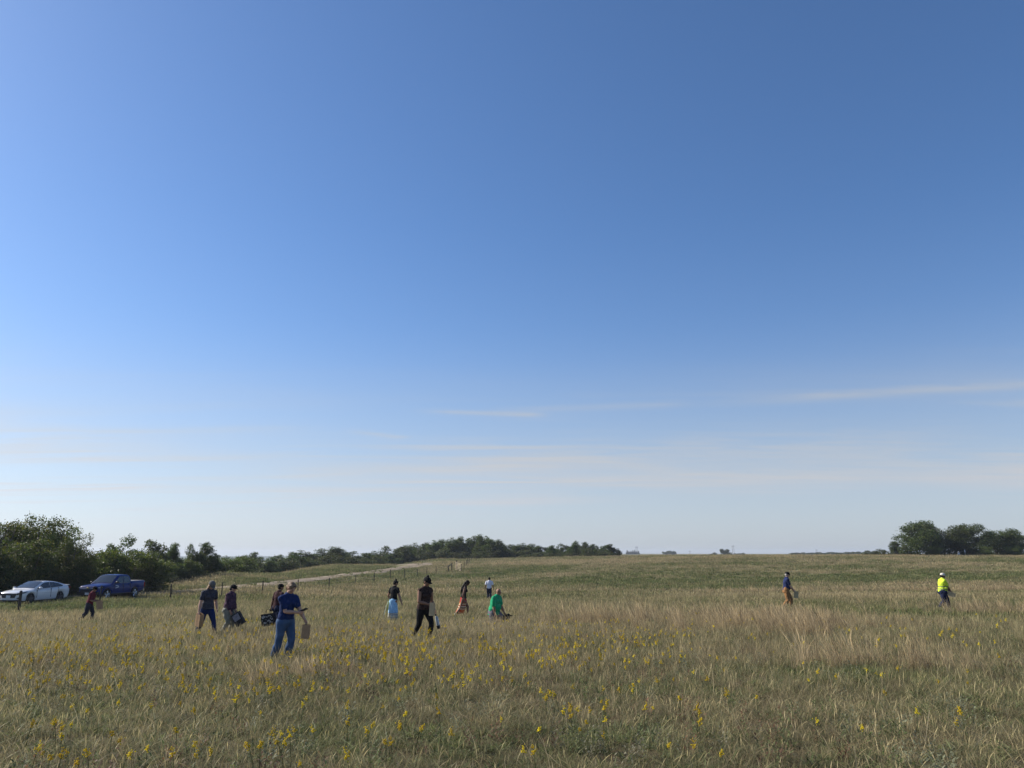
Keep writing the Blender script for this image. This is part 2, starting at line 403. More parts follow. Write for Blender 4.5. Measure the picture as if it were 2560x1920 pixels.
# ---- gravel track beyond the fence
RP = [(-120, 1512), (85, 1500), (280, 1490), (420, 1481.5), (530, 1473.5), (660, 1462.5), (800, 1447), (900, 1434.5), (980, 1424), (1030, 1416.5)]
road_c = [ground_at(a, b) for a, b in RP]
_last = road_c[-1]
for a, d_ in ((1052, 172), (1046, 184), (1005, 192), (940, 197), (860, 200)):
    q = at(a, 1410, d_); road_c.append(Vector((q.x, q.y, tz(q.x, q.y))))
def catmull(P, n):
    Q = [P[0] * 2 - P[1]] + P + [P[-1] * 2 - P[-2]]; out = []
    for i in range(1, len(Q) - 2):
        for k in range(n):
            t = k / n; a, b, c, d = Q[i - 1], Q[i], Q[i + 1], Q[i + 2]
            out.append(.5 * ((2 * b) + (c - a) * t + (2 * a - 5 * b + 4 * c - d) * t * t + (3 * b - a - 3 * c + d) * t ** 3))
    out.append(P[-1]); return out
ROAD = catmull([Vector((p.x, p.y, 0)) for p in road_c], 14)
_w = np.array([[p.x, p.y] for p in ROAD])
for _ in range(6): _w[1:-1] = .25 * _w[:-2] + .5 * _w[1:-1] + .25 * _w[2:]
ROADXY = _w; ROAD_HALF = 1.5
print('ROAD', [(round(p.x, 1), round(p.y, 1)) for p in road_c])
def road_half(y): return ROAD_HALF + 1.5 * sstep(152, 172, y)
def road_dist(x, y):
    x = np.atleast_1d(x); y = np.atleast_1d(y); best = np.full(len(x), 1e9)
    for i in range(len(ROADXY) - 1):
        a = ROADXY[i]; b = ROADXY[i + 1]; ab = b - a; l2 = max((ab ** 2).sum(), 1e-6)
        t = np.clip(((x - a[0]) * ab[0] + (y - a[1]) * ab[1]) / l2, 0, 1)
        best = np.minimum(best, np.hypot(x - a[0] - t * ab[0], y - a[1] - t * ab[1]))
    return best
def make_road():
    m, nt, out = _nodes('gravel_track'); N, L = nt.nodes, nt.links
    b = N.new('ShaderNodeBsdfPrincipled'); b.inputs['Roughness'].default_value = .95; b.inputs['Specular IOR Level'].default_value = .1
    geo = N.new('ShaderNodeNewGeometry')
    def nz(sc, det):
        n = N.new('ShaderNodeTexNoise'); n.inputs['Scale'].default_value = sc; n.inputs['Detail'].default_value = det
        L.new(geo.outputs['Position'], n.inputs['Vector']); return n.outputs['Fac']
    f = nz(.35, 6); g = nz(9, 6)
    cr = N.new('ShaderNodeValToRGB'); cr.color_ramp.elements[0].position = .33; cr.color_ramp.elements[1].position = .7
    cr.color_ramp.elements[0].color = (.17, .135, .095, 1); cr.color_ramp.elements[1].color = (.28, .23, .17, 1)
    L.new(f, cr.inputs[0]); L.new(cr.outputs[0], b.inputs['Base Color'])
    bp = N.new('ShaderNodeBump'); bp.inputs['Strength'].default_value = .6; bp.inputs['Distance'].default_value = .04
    L.new(g, bp.inputs['Height']); L.new(bp.outputs[0], b.inputs['Normal']); L.new(b.outputs[0], out.inputs[0])
    V, F = [], []; n = len(ROADXY)
    offs = [-1.0, -.8, -.4, 0, .4, .8, 1.0]; lift = [-.05, .05, .03, .08, .03, .05, -.05]
    for i in range(n):
        a = ROADXY[max(i - 1, 0)]; c = ROADXY[min(i + 1, n - 1)]; t = c - a; t /= np.hypot(*t); nn = np.array((-t[1], t[0]))
        w = road_half(ROADXY[i][1]) * (1 + .14 * (vnoise(np.array([i * .6]), np.array([2.]))[0] - .5))
        for o, l in zip(offs, lift):
            q = ROADXY[i] + nn * o * w; V.append((q[0], q[1], tz(q[0], q[1]) + l + .03))
    k = len(offs)
    F = [(i * k + j, i * k + j + 1, (i + 1) * k + j + 1, (i + 1) * k + j) for i in range(n - 1) for j in range(k - 1)]
    me = bpy.data.meshes.new('road'); me.from_pydata(V, [], F); me.update()
    bb = bmesh.new(); bb.from_mesh(me); bmesh.ops.recalc_face_normals(bb, faces=bb.faces[:]); bb.faces.ensure_lookup_table()
    if bb.faces[0].normal.z < 0: bmesh.ops.reverse_faces(bb, faces=bb.faces[:])
    bb.to_mesh(me); bb.free()
    tag(link('road', me, m, smooth=True), kind='structure')
make_road()

# ---- far low hills across the lowland on the left
def make_hills():
    n = 160; V = []; F = []
    xs = np.linspace(-4600, 900, n); prof = -9 + 9 * (fbm(xs / 900, xs * 0 + 2, .5, 4) - .5) - 3 * sstep(-2200, 600, xs)
    for x, h in zip(xs, prof):
        V += [(x, 3400, -34), (x, 3900, h), (x, 4300, h - 2), (x, 4700, -34)]
    for i in range(n - 1):
        for k in range(3): F.append((i * 4 + k, i * 4 + 4 + k, i * 4 + 5 + k, i * 4 + 1 + k))
    me = bpy.data.meshes.new('hills'); me.from_pydata(V, [], F); me.update()
    tag(link('hills', me, pmat('far_wooded_hills', (.05, .07, .045), .95, .3, .01, spec=0), smooth=True), kind='structure')
make_hills()
# ================================================================== TREES
def leaf_material(name, gain=(1, 1, 1), transl=.42):
    m, nt, out = _nodes(name); N, L = nt.nodes, nt.links
    a = N.new('ShaderNodeAttribute'); a.attribute_name = 'tone'
    oi = N.new('ShaderNodeObjectInfo')
    hs = N.new('ShaderNodeHueSaturation'); L.new(a.outputs['Color'], hs.inputs['Color'])
    mr = N.new('ShaderNodeMapRange'); L.new(oi.outputs['Random'], mr.inputs[0]); mr.inputs[3].default_value = .485; mr.inputs[4].default_value = .512
    L.new(mr.outputs[0], hs.inputs['Hue'])
    mv = N.new('ShaderNodeMapRange'); L.new(oi.outputs['Random'], mv.inputs[0]); mv.inputs[3].default_value = .78; mv.inputs[4].default_value = 1.2
    L.new(mv.outputs[0], hs.inputs['Value'])
    d = N.new('ShaderNodeBsdfPrincipled'); d.inputs['Roughness'].default_value = .55; d.inputs['Specular IOR Level'].default_value = .35
    t = N.new('ShaderNodeBsdfTranslucent'); mx = N.new('ShaderNodeMixShader'); mx.inputs[0].default_value = transl
    g = N.new('ShaderNodeMix'); g.data_type = 'RGBA'; g.blend_type = 'MULTIPLY'; g.inputs['Factor'].default_value = 1
    L.new(hs.outputs[0], g.inputs['A']); g.inputs['B'].default_value = (1.35 * gain[0], 1.45 * gain[1], .75 * gain[2], 1)
    L.new(hs.outputs[0], d.inputs['Base Color']); L.new(g.outputs['Result'], t.inputs['Color'])
    L.new(d.outputs[0], mx.inputs[1]); L.new(t.outputs[0], mx.inputs[2]); L.new(mx.outputs[0], out.inputs[0]); return m
LEAF = leaf_material('tree_leaves')
BARK = pmat('bark', (.10, .085, .065), .9, .4, 6, bump=.6)
ASPEN_BARK = pmat('aspen_bark', (.33, .33, .28), .85, .35, 5, bump=.3)

def crown_mesh(name, rng, lobes, n_clump, per, clump_r, leaf, base, alt, alt_share, gap=.33, hollow=.5, droop=0.0):
    """leaves in clumps on and inside a set of ellipsoid lobes, thinned by noise so the outline is ragged"""
    lob = np.array([(*c, *r) for c, r in lobes]); vol = lob[:, 3] * lob[:, 4] * lob[:, 5]; pr = vol ** .75; pr /= pr.sum()
    pts = []; need = n_clump
    while need > 0:
        m = need * 3
        i = rng.choice(len(lob), m, p=pr); v = rng.normal(size=(m, 3)); v /= np.linalg.norm(v, axis=1)[:, None]
        r = hollow + (1 - hollow) * rng.random(m) ** .55
        lump = .78 + .44 * vnoise(v[:, 0] * 2.6 + i * 7.1, v[:, 1] * 2.6, v[:, 2] * 2.6 + 3)
        p = lob[i, :3] + v * lob[i, 3:] * (r * lump)[:, None]
        keep = vnoise(p[:, 0] / (clump_r * 2.4) + 5, p[:, 1] / (clump_r * 2.4), p[:, 2] / (clump_r * 2.4)) > gap
        keep &= p[:, 2] > .05
        p = p[keep][:need]; pts.append(p); need -= len(p)
    C = np.vstack(pts); n = len(C) * per
    ci = np.repeat(np.arange(len(C)), per)
    P = C[ci] + rng.normal(size=(n, 3)) * clump_r * np.array((.62, .62, .45))
    P[:, 2] -= droop * np.abs(rng.normal(size=n)) * clump_r
    nrm = rng.normal(size=(n, 3)) + np.array((0, 0, .75)); nrm /= np.linalg.norm(nrm, axis=1)[:, None]
    a = rng.normal(size=(n, 3)); a -= (a * nrm).sum(1)[:, None] * nrm; a /= np.linalg.norm(a, axis=1)[:, None]
    b = np.cross(nrm, a); s = leaf * rng.uniform(.55, 1.3, n)
    L_ = a * s[:, None]; W = b * (s * .36)[:, None]; up = nrm * (s * .12)[:, None]
    V = np.stack([P - L_ * .5, P + W - L_ * .06 + up, P + L_ * .5, P - W - L_ * .06 + up], 1).reshape(-1, 3)
    F = np.arange(n * 4).reshape(-1, 4)
    ct = rng.random(len(C)); isalt = ct < alt_share
    col = np.where(isalt[:, None], alt, base) * rng.uniform(.75, 1.25, (len(C), 1))
    col = col[ci] * rng.uniform(.75, 1.3, (n, 1))
    me = np_mesh(name, V, F, np.repeat(col, 4, 0)); me.materials.append(LEAF); return me, C

def trunk_mesh(name, rng, H, r0, lobes, mat, lean=.05, stems=1):
    mb = MB()
    for s in range(stems):
        a = 6.28 * s / max(stems, 1) + rng.uniform(0, 1); off = 0 if stems == 1 else r0 * 3.5
        p = Vector((math.cos(a) * off, math.sin(a) * off, -.25)); pts = [p]; rr = [r0 * 1.25]
        for k in range(1, 6):
            p = p + Vector((rng.normal() * lean * H * .35 + (math.cos(a) * .05 * H if stems > 1 else 0), rng.normal() * lean * H * .35 + (math.sin(a) * .05 * H if stems > 1 else 0), H * .16))
            pts.append(p); rr.append(r0 * (1 - k * .15))
        mb.tube(pts, rr, 7)
        for c, r in lobes[s::stems]:
            k = int(np.clip(np.argmin([abs(q.z - (c[2] - r[2] * .7)) for q in pts]), 1, 4)); q = pts[k]; e = Vector(c)
            m1 = q.lerp(e, .45) + Vector((rng.normal() * .12, rng.normal() * .12, -.06 * H * rng.random()))
            mb.tube([q, m1, e], [rr[k] * .6, rr[k] * .4, rr[k] * .12], 5)
            for _ in range(3):
                t = e + Vector([rng.normal() * r[i] * .6 for i in range(3)]); mb.tube([m1, m1.lerp(t, .5) + Vector((0, 0, .1)), t], [rr[k] * .3, rr[k] * .2, .008], 4)
    return mb.mesh(name)

PROTO = {}
def species(kind, seed, H, W, r0, lobes, **k):
    rng = np.random.default_rng(seed); bark = k.pop('bark', BARK); stems = k.pop('stems', 1); lean = k.pop('lean', .05)
    cm, _ = crown_mesh(kind + '_crown', rng, lobes, **k); tm = trunk_mesh(kind + '_trunk', rng, H, r0, lobes, bark, lean, stems); tm.materials.append(bark)
    co = np.empty(len(cm.vertices) * 3, np.float32); cm.vertices.foreach_get('co', co); co = co.reshape(-1, 3)
    top = float(np.percentile(co[:, 2], 99.7)); wid = float(np.percentile(co[:, 0], 98.5) - np.percentile(co[:, 0], 1.5))
    PROTO.setdefault(kind, []).append((tm, cm, top, wid))
def lobes_round(rng, H, W, n, low=.15, spread=.62, size=.36, top_bias=0.0):
    L_ = []
    for i in range(n):
        a = rng.uniform(0, 6.28); q = math.sqrt(rng.random()) * spread; h = rng.uniform(low, .92 - .18 * q ** 2)
        h = h * (1 - .35 * q * q) + top_bias * (1 - q)
        s = size * rng.uniform(.7, 1.25) * (1.1 - .35 * h)
        L_.append(((math.cos(a) * q * W / 2, math.sin(a) * q * W / 2, H * min(h, .9)), (W * s * .55, W * s * .55, H * s * .42)))
    return L_
A_ = np.array
def build_species():
    r = np.random.default_rng(5)
    for s in range(3):   # big dense dark shrubby maple/ash type by the cars
        species('bushy_tree', 20 + s, 6.5, 5.6, .13, lobes_round(r, 6.5, 5.6, 30, .0, .9, .46), n_clump=3000, per=10, clump_r=.28, leaf=.16,
                base=A_((.048, .066, .020)), alt=A_((.105, .100, .026)), alt_share=.16, gap=.22, hollow=.4, stems=3)  # alt: yellowish clumps, a backlit look put into the leaf colour
    for s in range(2):   # willow thicket, lighter
        species('willow_shrub', 30 + s, 4.0, 5.0, .06, lobes_round(r, 4.0, 5.0, 22, .05, .9, .42), n_clump=1500, per=9, clump_r=.24, leaf=.16,
                base=A_((.070, .098, .028)), alt=A_((.115, .13, .042)), alt_share=.25, gap=.25, hollow=.4, stems=5)
    for s in range(3):   # gnarled bur oak: separate clumps with sky between
        species('bur_oak', 40 + s, 6.0, 5.0, .16, lobes_round(r, 6.0, 5.0, 22, .12, .95, .34, .04), n_clump=1500, per=10, clump_r=.27, leaf=.19,
                base=A_((.046, .068, .021)), alt=A_((.075, .085, .030)), alt_share=.15, gap=.26, hollow=.35, lean=.09)
    for s in range(3):   # aspen: upright
        species('aspen', 50 + s, 8.0, 3.6, .09, lobes_round(r, 8.0, 3.6, 18, .10, .75, .42), n_clump=1200, per=9, clump_r=.30, leaf=.21,
                base=A_((.056, .080, .025)), alt=A_((.080, .098, .034)), alt_share=.25, gap=.22, hollow=.35, bark=ASPEN_BARK, lean=.03)
    for s in range(2):   # low scrub
        species('scrub_bush', 60 + s, 2.0, 3.2, .03, lobes_round(r, 2.0, 3.2, 12, .0, .9, .45), n_clump=420, per=8, clump_r=.17, leaf=.13,
                base=A_((.046, .058, .024)), alt=A_((.08, .08, .038)), alt_share=.3, gap=.25, hollow=.3, stems=5)
    for s in range(2):   # broad lowland trees on the crest at the right
        species('box_elder', 70 + s, 7.5, 7.0, .15, lobes_round(r, 7.5, 7.0, 24, .08, .9, .38), n_clump=1800, per=10, clump_r=.34, leaf=.22,
                base=A_((.054, .074, .025)), alt=A_((.085, .098, .036)), alt_share=.2, gap=.24, hollow=.4, stems=2)
    # spruce
    rng = np.random.default_rng(80); lb = [((0, 0, .6 + i * .75), (1.55 * (1 - i / 11.5), 1.55 * (1 - i / 11.5), .55)) for i in range(11)]
    species('spruce', 80, 9.0, 3.0, .12, lb, n_clump=700, per=7, clump_r=.25, leaf=.26, base=A_((.022, .036, .022)), alt=A_((.03, .045, .026)), alt_share=.2, gap=.2, hollow=.3, lean=.0)
build_species()

_tree_n = {}
def plant(kind, px, d, top_py, width_px, label, cat='tree', group=None, rot=None, base_z=None, name=None, trunk=True):
    a, b = ray(px, top_py); x = a * d; top_z = CAM_Z + b * d
    z = tz(x, d) if base_z is None else base_z
    i = _tree_n.get(kind, 0); _tree_n[kind] = i + 1
    tm, cm, ptop, pw = PROTO[kind][i % len(PROTO[kind])]
    sz = max(top_z - z, .5) / ptop; sx = width_px * d / 1970.0 / pw
    rt = random.uniform(0, 6.28) if rot is None else rot
    t = empty(name or kind, (x, d, z), rt); t.scale = (sx, sx, sz)
    tag(t, label, cat, group)
    if trunk: link('trunk', tm, None, t)
    link('crown', cm, None, t)
    return t
ORD = ['first', 'second', 'third', 'fourth', 'fifth', 'sixth', 'seventh', 'eighth', 'ninth', 'tenth', 'eleventh', 'twelfth', 'thirteenth', 'fourteenth', 'fifteenth',
       'sixteenth', 'seventeenth', 'eighteenth', 'nineteenth', 'twentieth', 'twenty-first', 'twenty-second', 'twenty-third', 'twenty-fourth', 'twenty-fifth', 'twenty-sixth',
       'twenty-seventh', 'twenty-eighth', 'twenty-ninth', 'thirtieth', 'thirty-first', 'thirty-second', 'thirty-third', 'thirty-fourth', 'thirty-fifth', 'thirty-sixth']
def row(items, kindword, where, group, cat='tree'):
    """items: (kind, px, d, top, width); each label counts from the left end of its own row"""
    items = sorted(items, key=lambda q: q[1])
    for i, (k, px, d, top, w) in enumerate(items):
        plant(k, px, d, top, w, '%s %s, %s from the left' % (kindword, where, ORD[i]), cat, group)

# the dense dark trees over the parked cars
G1 = 'dark trees behind the parked cars'
for px, d, top, w, lb in ((-48, 57.6, 1298, 165, 'dark dense tree cut by the left photo edge behind the white sedan'),
                          (8, 66, 1304, 165, 'dark leafy tree rising directly behind the white sedan bonnet'),
                          (112, 67, 1296, 150, 'tallest dark leafy tree, ragged top, behind the white sedan roof'),
                          (190, 63.2, 1344, 105, 'dark leafy tree sloping down behind the gap between the two vehicles'),
                          (62, 60.5, 1352, 150, 'low dark leafy tree close behind the white sedan'),
                          (58, 71, 1312, 170, 'dark leafy tree filling the background between the two tallest sedan trees'),
                          (158, 66, 1330, 120, 'bushy dark tree above the white sedan boot')):
    plant('bushy_tree', px, d, top, w, lb, 'tree', G1)
row([('willow_shrub', 262, 72, 1380, 110), ('willow_shrub', 325, 74, 1376, 120), ('willow_shrub', 385, 77, 1398, 95), ('willow_shrub', 228, 71, 1400, 70), ('willow_shrub', 418, 96, 1398, 70)],
    'light green willow thicket', 'behind the blue pickup', 'willow thickets behind the pickup', 'shrub')
row([('bur_oak', 268, 92, 1362, 60), ('bur_oak', 312, 94, 1344, 85), ('bur_oak', 388, 98, 1353, 78), ('bur_oak', 432, 100, 1360, 62), ('bur_oak', 482, 104, 1363, 50),
     ('bur_oak', 520, 105, 1358, 66)], 'dark gnarled oak', 'standing above the thickets behind the pickup', 'dark oaks above the thickets')
row([('willow_shrub', 470, 100, 1402, 75), ('willow_shrub', 560, 118, 1396, 70), ('willow_shrub', 612, 124, 1393, 70)], 'rounded green bush', 'below the oaks left of the track', 'green bushes below the oaks', 'shrub')
for px, d, top, w, lb in ((448, 98, 1420, 60, 'dark low bush at the foot of the oaks beside the grassy bank'), (474, 96, 1430, 34, 'small round dark bush on the grassy bank edge'),
                          (408, 92, 1430, 56, 'grey green scrub between the pickup tailgate and the dark bush'), (365, 76, 1448, 48, 'pale scrub beside the pickup tailgate')):
    plant('scrub_bush', px, d, top, w, lb, 'shrub', 'scrub along the grassy bank')
def treeline():
    tops = [(540, 1388), (575, 1394), (605, 1392), (632, 1381), (660, 1393), (690, 1391), (722, 1384), (752, 1379), (785, 1384), (826, 1367), (850, 1374), (872, 1381), (905, 1384), (940, 1379), (972, 1370), (1000, 1370)]
    it = []; xs = [a for a, b in tops]; ys = [b for a, b in tops]; rr = random.Random(4)
    for px, top in tops:
        d = float(np.interp(px, [540, 700, 850, 1000], [132, 165, 190, 225])) + rr.uniform(-3, 5)
        it.append((rr.choice(['bur_oak', 'bur_oak', 'aspen'] if px > 700 else ['bur_oak', 'bur_oak', 'aspen']), px, d, top + rr.uniform(-3, 2), rr.uniform(54, 74)))
    row(it, 'small dark tree', 'in the row beyond the gravel track', 'tree row beyond the track')
    it = []
    for px in range(525, 1000, 28):
        d = float(np.interp(px, [540, 700, 850, 1000], [124, 156, 178, 212])) + rr.uniform(-3, 3)
        it.append((rr.choice(['scrub_bush', 'bur_oak', 'bur_oak']), px + rr.uniform(-6, 6), d, float(np.interp(px, xs, ys)) + rr.uniform(9, 18), rr.uniform(50, 70)))
    row(it, 'low bush', 'along the front of the tree row past the track', 'bushes in front of the tree row', 'shrub')
treeline()
def grove():
    tops = [(1004, 1371), (1020, 1366), (1036, 1360), (1052, 1363), (1068, 1358), (1084, 1353), (1098, 1356), (1112, 1350), (1128, 1346), (1144, 1350), (1158, 1344), (1172, 1348), (1186, 1343), (1200, 1340), (1214, 1343), (1228, 1349), (1242, 1352), (1256, 1360), (1272, 1360), (1290, 1364), (1308, 1360), (1326, 1362), (1344, 1366)]
    rr = random.Random(9)
    row([('aspen', px, 238 + rr.uniform(-8, 10), top + rr.uniform(-2, 2), rr.uniform(32, 44)) for px, top in tops], 'leafy aspen', 'in the grove on the crest past the gate', 'aspens of the crest grove')
    tops = [(1362, 1368), (1380, 1364), (1397, 1360), (1414, 1363), (1430, 1358), (1447, 1354), (1464, 1356), (1481, 1361), (1497, 1365), (1513, 1363), (1530, 1361)]
    row([('bur_oak', px, 236 + rr.uniform(-4, 6), top, rr.uniform(30, 40)) for px, top in tops], 'dark oak', 'at the right end of the crest grove', 'oaks of the crest grove')
    row([('scrub_bush', px, 226 + rr.uniform(-3, 4), 1376 + rr.uniform(-7, 6), rr.uniform(34, 50)) for px in (1015, 1060, 1105, 1150, 1195, 1232, 1275, 1312, 1345, 1385, 1425, 1468, 1508)],
        'low dark bush', 'at the foot of the crest grove', 'bushes under the crest grove', 'shrub')
grove()
row([('box_elder', 2296, 184, 1304, 104), ('box_elder', 2358, 188, 1314, 84), ('box_elder', 2420, 186, 1311, 92), ('box_elder', 2498, 190, 1325, 88), ('box_elder', 2560, 192, 1338, 86), ('box_elder', 2632, 188, 1330, 90)],
    'broad green tree', 'on the crest at the right edge', 'broad trees on the right crest')
for px, d, top, w, lb in ((2235, 186, 1354, 26, 'small lone tree left of the broad crest trees'), (2262, 182, 1362, 30, 'brownish bush at the foot of the leftmost crest tree'),
                          (2205, 188, 1372, 36, 'low bush left of the small lone crest tree'), (2178, 190, 1376, 30, 'lowest bush at the left end of the right crest scrub')):
    plant('box_elder' if w == 26 else 'scrub_bush', px, d, top, w, lb, 'tree' if w == 26 else 'shrub', 'scrub beside the right crest trees')
row([('willow_shrub', px, 181, 1366, 34) for px in (2330, 2462, 2530)], 'shadowed bush', 'under the broad crest trees', 'bushes under the right crest trees', 'shrub')
# far groves on the plain
row([('spruce', 1568 + i * 4.6, 1480 + (i % 3) * 14, 1375 + (i * 7 % 4), 7.5) for i in range(7)], 'tiny dark spruce', 'in the far shelterbelt beside the left pylon', 'far spruce shelterbelt')
row([('box_elder', 1662, 1200, 1379, 12), ('box_elder', 1671, 1210, 1377, 12), ('box_elder', 1680, 1200, 1377, 12), ('box_elder', 1687, 1206, 1379, 9)], 'tiny far tree', 'in the lone clump between the two pylons', 'far lone clump')
row([('scrub_bush', 1778, 720, 1384, 14), ('scrub_bush', 1786, 716, 1381, 14), ('box_elder', 1811, 730, 1372.5, 20), ('scrub_bush', 1823, 712, 1381, 20), ('scrub_bush', 1843, 720, 1383, 16), ('scrub_bush', 1856, 716, 1382, 16)],
    'far small tree', 'in the clump beside the middle pylon', 'far clump by the middle pylon')
row([('box_elder', 1984 + i * 15.5, 930 - i * 14, 1380.5 + [1.5, .5, 2, 1, 0, 1.5, -.5, .5, 1, -1, 0, -1.5, -2, -2.5][i], 22) for i in range(14)], 'distant tree', 'in the dark line left of the right crest', 'distant tree line')

# ---- fence, gate, pylons
POST = pmat('weathered_post', (.045, .038, .031), .9, .35, 9, bump=.5)
RAIL = pmat('pale_rail', (.33, .27, .19), .85, .25, 9, bump=.4)
WIRE = pmat('fence_wire', (.22, .20, .18), .5, .2, 20, metal=.7)
def fence():
    f = empty('fence', (0, 0, 0)); tag(f, 'post and wire fence running from the cars to the grove', 'fence')
    pxs = [65, 262, 437, 562, 662, 750, 826, 892, 938, 977.5, 1013, 1045, 1068, 1091]; tops = []
    for i, px in enumerate(pxs):
        u = (px - CX) / 1970.0; d = 35.33 / (.154 - u); x = u * d; z = tz(x, d); h = 1.24 + random.uniform(-.05, .08); lx, ly = random.uniform(-.05, .05), random.uniform(-.05, .05)
        r = .085 if px < 100 else random.uniform(.046, .060)
        MB().tube([(x, d, z - .3), (x + lx * .5, d + ly * .5, z + h * .5), (x + lx, d + ly, z + h)], [r * 1.05, r, r * .92], 8).build('post', POST, f)
        tops.append(Vector((x + lx * .8, d + ly * .8, z + h)))
    tops.insert(0, tops[0] * 2 - tops[1] + Vector((0, 0, .1)))
    for k in range(3):
        pts = []
        for a, b in zip(tops[:-1], tops[1:]):
            for t in (0, .25, .5, .75): pts.append(a.lerp(b, t) + Vector((0, -.06, -.12 - .33 * k - .05 * math.sin(t * math.pi))))
        pts.append(tops[-1] + Vector((0, -.06, -.12 - .33 * k)))
        MB().tube(pts, [.004] * len(pts), 4, cap=False).build('wire', WIRE, f)
    # wooden corner brace and the braced gate
    g = empty('corner_brace', (0, 0, 0)); tag(g, 'dark timber corner brace with a sloping rail left of the gate', 'fence brace')
    A = at(1121.5, 1424, 146); A.z = tz(A.x, A.y); B = at(1129, 1422, 149); B.z = tz(B.x, B.y)
    MB().tube([A + Vector((0, 0, -.3)), A + Vector((-.05, 0, .8)), A + Vector((-.12, 0, 1.15))], [.10] * 3, 8).build('post', POST, g)
    MB().tube([B + Vector((0, 0, -.3)), B + Vector((.04, 0, 1.6))], [.11, .10], 8).build('post', POST, g)
    MB().tube([A + Vector((-.12, 0, 1.05)), A.lerp(B, .55) + Vector((0, 0, 1.30)), B + Vector((0, 0, 1.15))], [.09, .08, .08], 8).build('rail', POST, g)
    g = empty('pole_gate', (0, 0, 0)); tag(g, 'small gate of pale horizontal poles at the end of the fence', 'gate')
    A = at(1141.5, 1424, 150); A.z = tz(A.x, A.y); B = at(1152.5, 1425, 146.5); B.z = tz(B.x, B.y)
    MB().tube([A + Vector((0, 0, -.3)), A + Vector((0, .05, 1.95))], [.10, .09], 8).build('post', POST, g)
    MB().tube([B + Vector((0, 0, -.3)), B + Vector((.02, 0, 1.45))], [.07, .06], 8).build('post', POST, g)
    for k in range(6):
        e = Vector((0, -.12, .25 + k * .25)); MB().tube([A + e + Vector((-.18, 0, .06)), A.lerp(B, .5) + e, B + e + Vector((.12, 0, -.02))], [.05, .045, .045], 6).build('rail', RAIL, g)
    h = empty('fence', (0, 0, 0)); tag(h, 'thin far fence climbing from the gate toward the grove', 'fence')
    for px, top, d in ((1160.5, 1401, 155), (1166.5, 1400, 163), (1169.5, 1388, 172), (1173, 1397, 180), (1178.5, 1389, 188), (1190, 1392, 198)):
        q = at(px, top, d); z = tz(q.x, q.y); MB().tube([(q.x, q.y, z - .3), (q.x + .02, q.y, z + 1.35)], [.06, .055], 7).build('post', POST, h)
fence()
STEEL = pmat('far_timber_pole', (.20, .19, .18), .7, .2, 3)
def pylon(px, top, d, gap, label):
    q = at(px, 1386, d); z = tz(q.x, q.y); tp = at(px, top, d).z; w = gap * d / 1970 / 2
    t = empty('pylon', (q.x, q.y, z)); h = tp - z; tag(t, label, 'pylon', 'far power pylons')
    if w > 0:
        for s in (-1, 1): MB().tube([(s * w, 0, -.5), (s * w, 0, h)], [.42, .30], 8).build('pole', STEEL, t)
        MB().box((0, 0, h * .88), (w * 3.4, .5, .5)).build('crossarm', STEEL, t)
    else:
        MB().tube([(0, 0, -.5), (0, 0, h)], [.30, .22], 8).build('pole', STEEL, t); MB().box((0, 0, h * .9), (4.2, .35, .35)).build('crossarm', STEEL, t)
pylon(1592, 1366, 1540, 3.2, 'far twin pole pylon beside the spruce shelterbelt')
pylon(1833.5, 1363, 1560, 3.8, 'tallest far twin pole pylon at the middle tree clump')
pylon(2042, 1374, 1700, 2.6, 'far twin pole pylon rising above the distant tree line')
pylon(1725, 1377, 1300, 0, 'far single power pole on the bare plain between two pylons')
# whitish sign frame standing under the crest trees
def sign():
    q = at(2397, 1384, 177); z = tz(q.x, q.y); t = empty('trail_sign', (q.x, q.y, z)); tag(t, 'small pale folding sign frame under the right crest trees', 'sign')
    W = pmat('pale_paint', (.62, .64, .66), .6, .1, 10)
    for s in (-1, 1): MB().tube([(s * .36, 0, -.1), (s * .06, .05, 1.15)], [.05, .04], 6).build('leg', W, t)
    MB().box((0, .02, .62), (.34, .03, .3)).build('panel', W, t)
    q = at(2411.5, 1374, 178); z = tz(q.x, q.y); p = empty('marker_post', (q.x, q.y, z)); tag(p, 'short white marker post right of the pale sign frame', 'post')
    MB().tube([(0, 0, -.2), (0, 0, .9)], [.05, .05], 8).build('post_shaft', pmat('dull_post', (.3, .3, .28), .8, .2, 8), p)
    MB().box((0, -.02, 1.2), (.16, .04, .55)).build('plate', W, p)
sign()
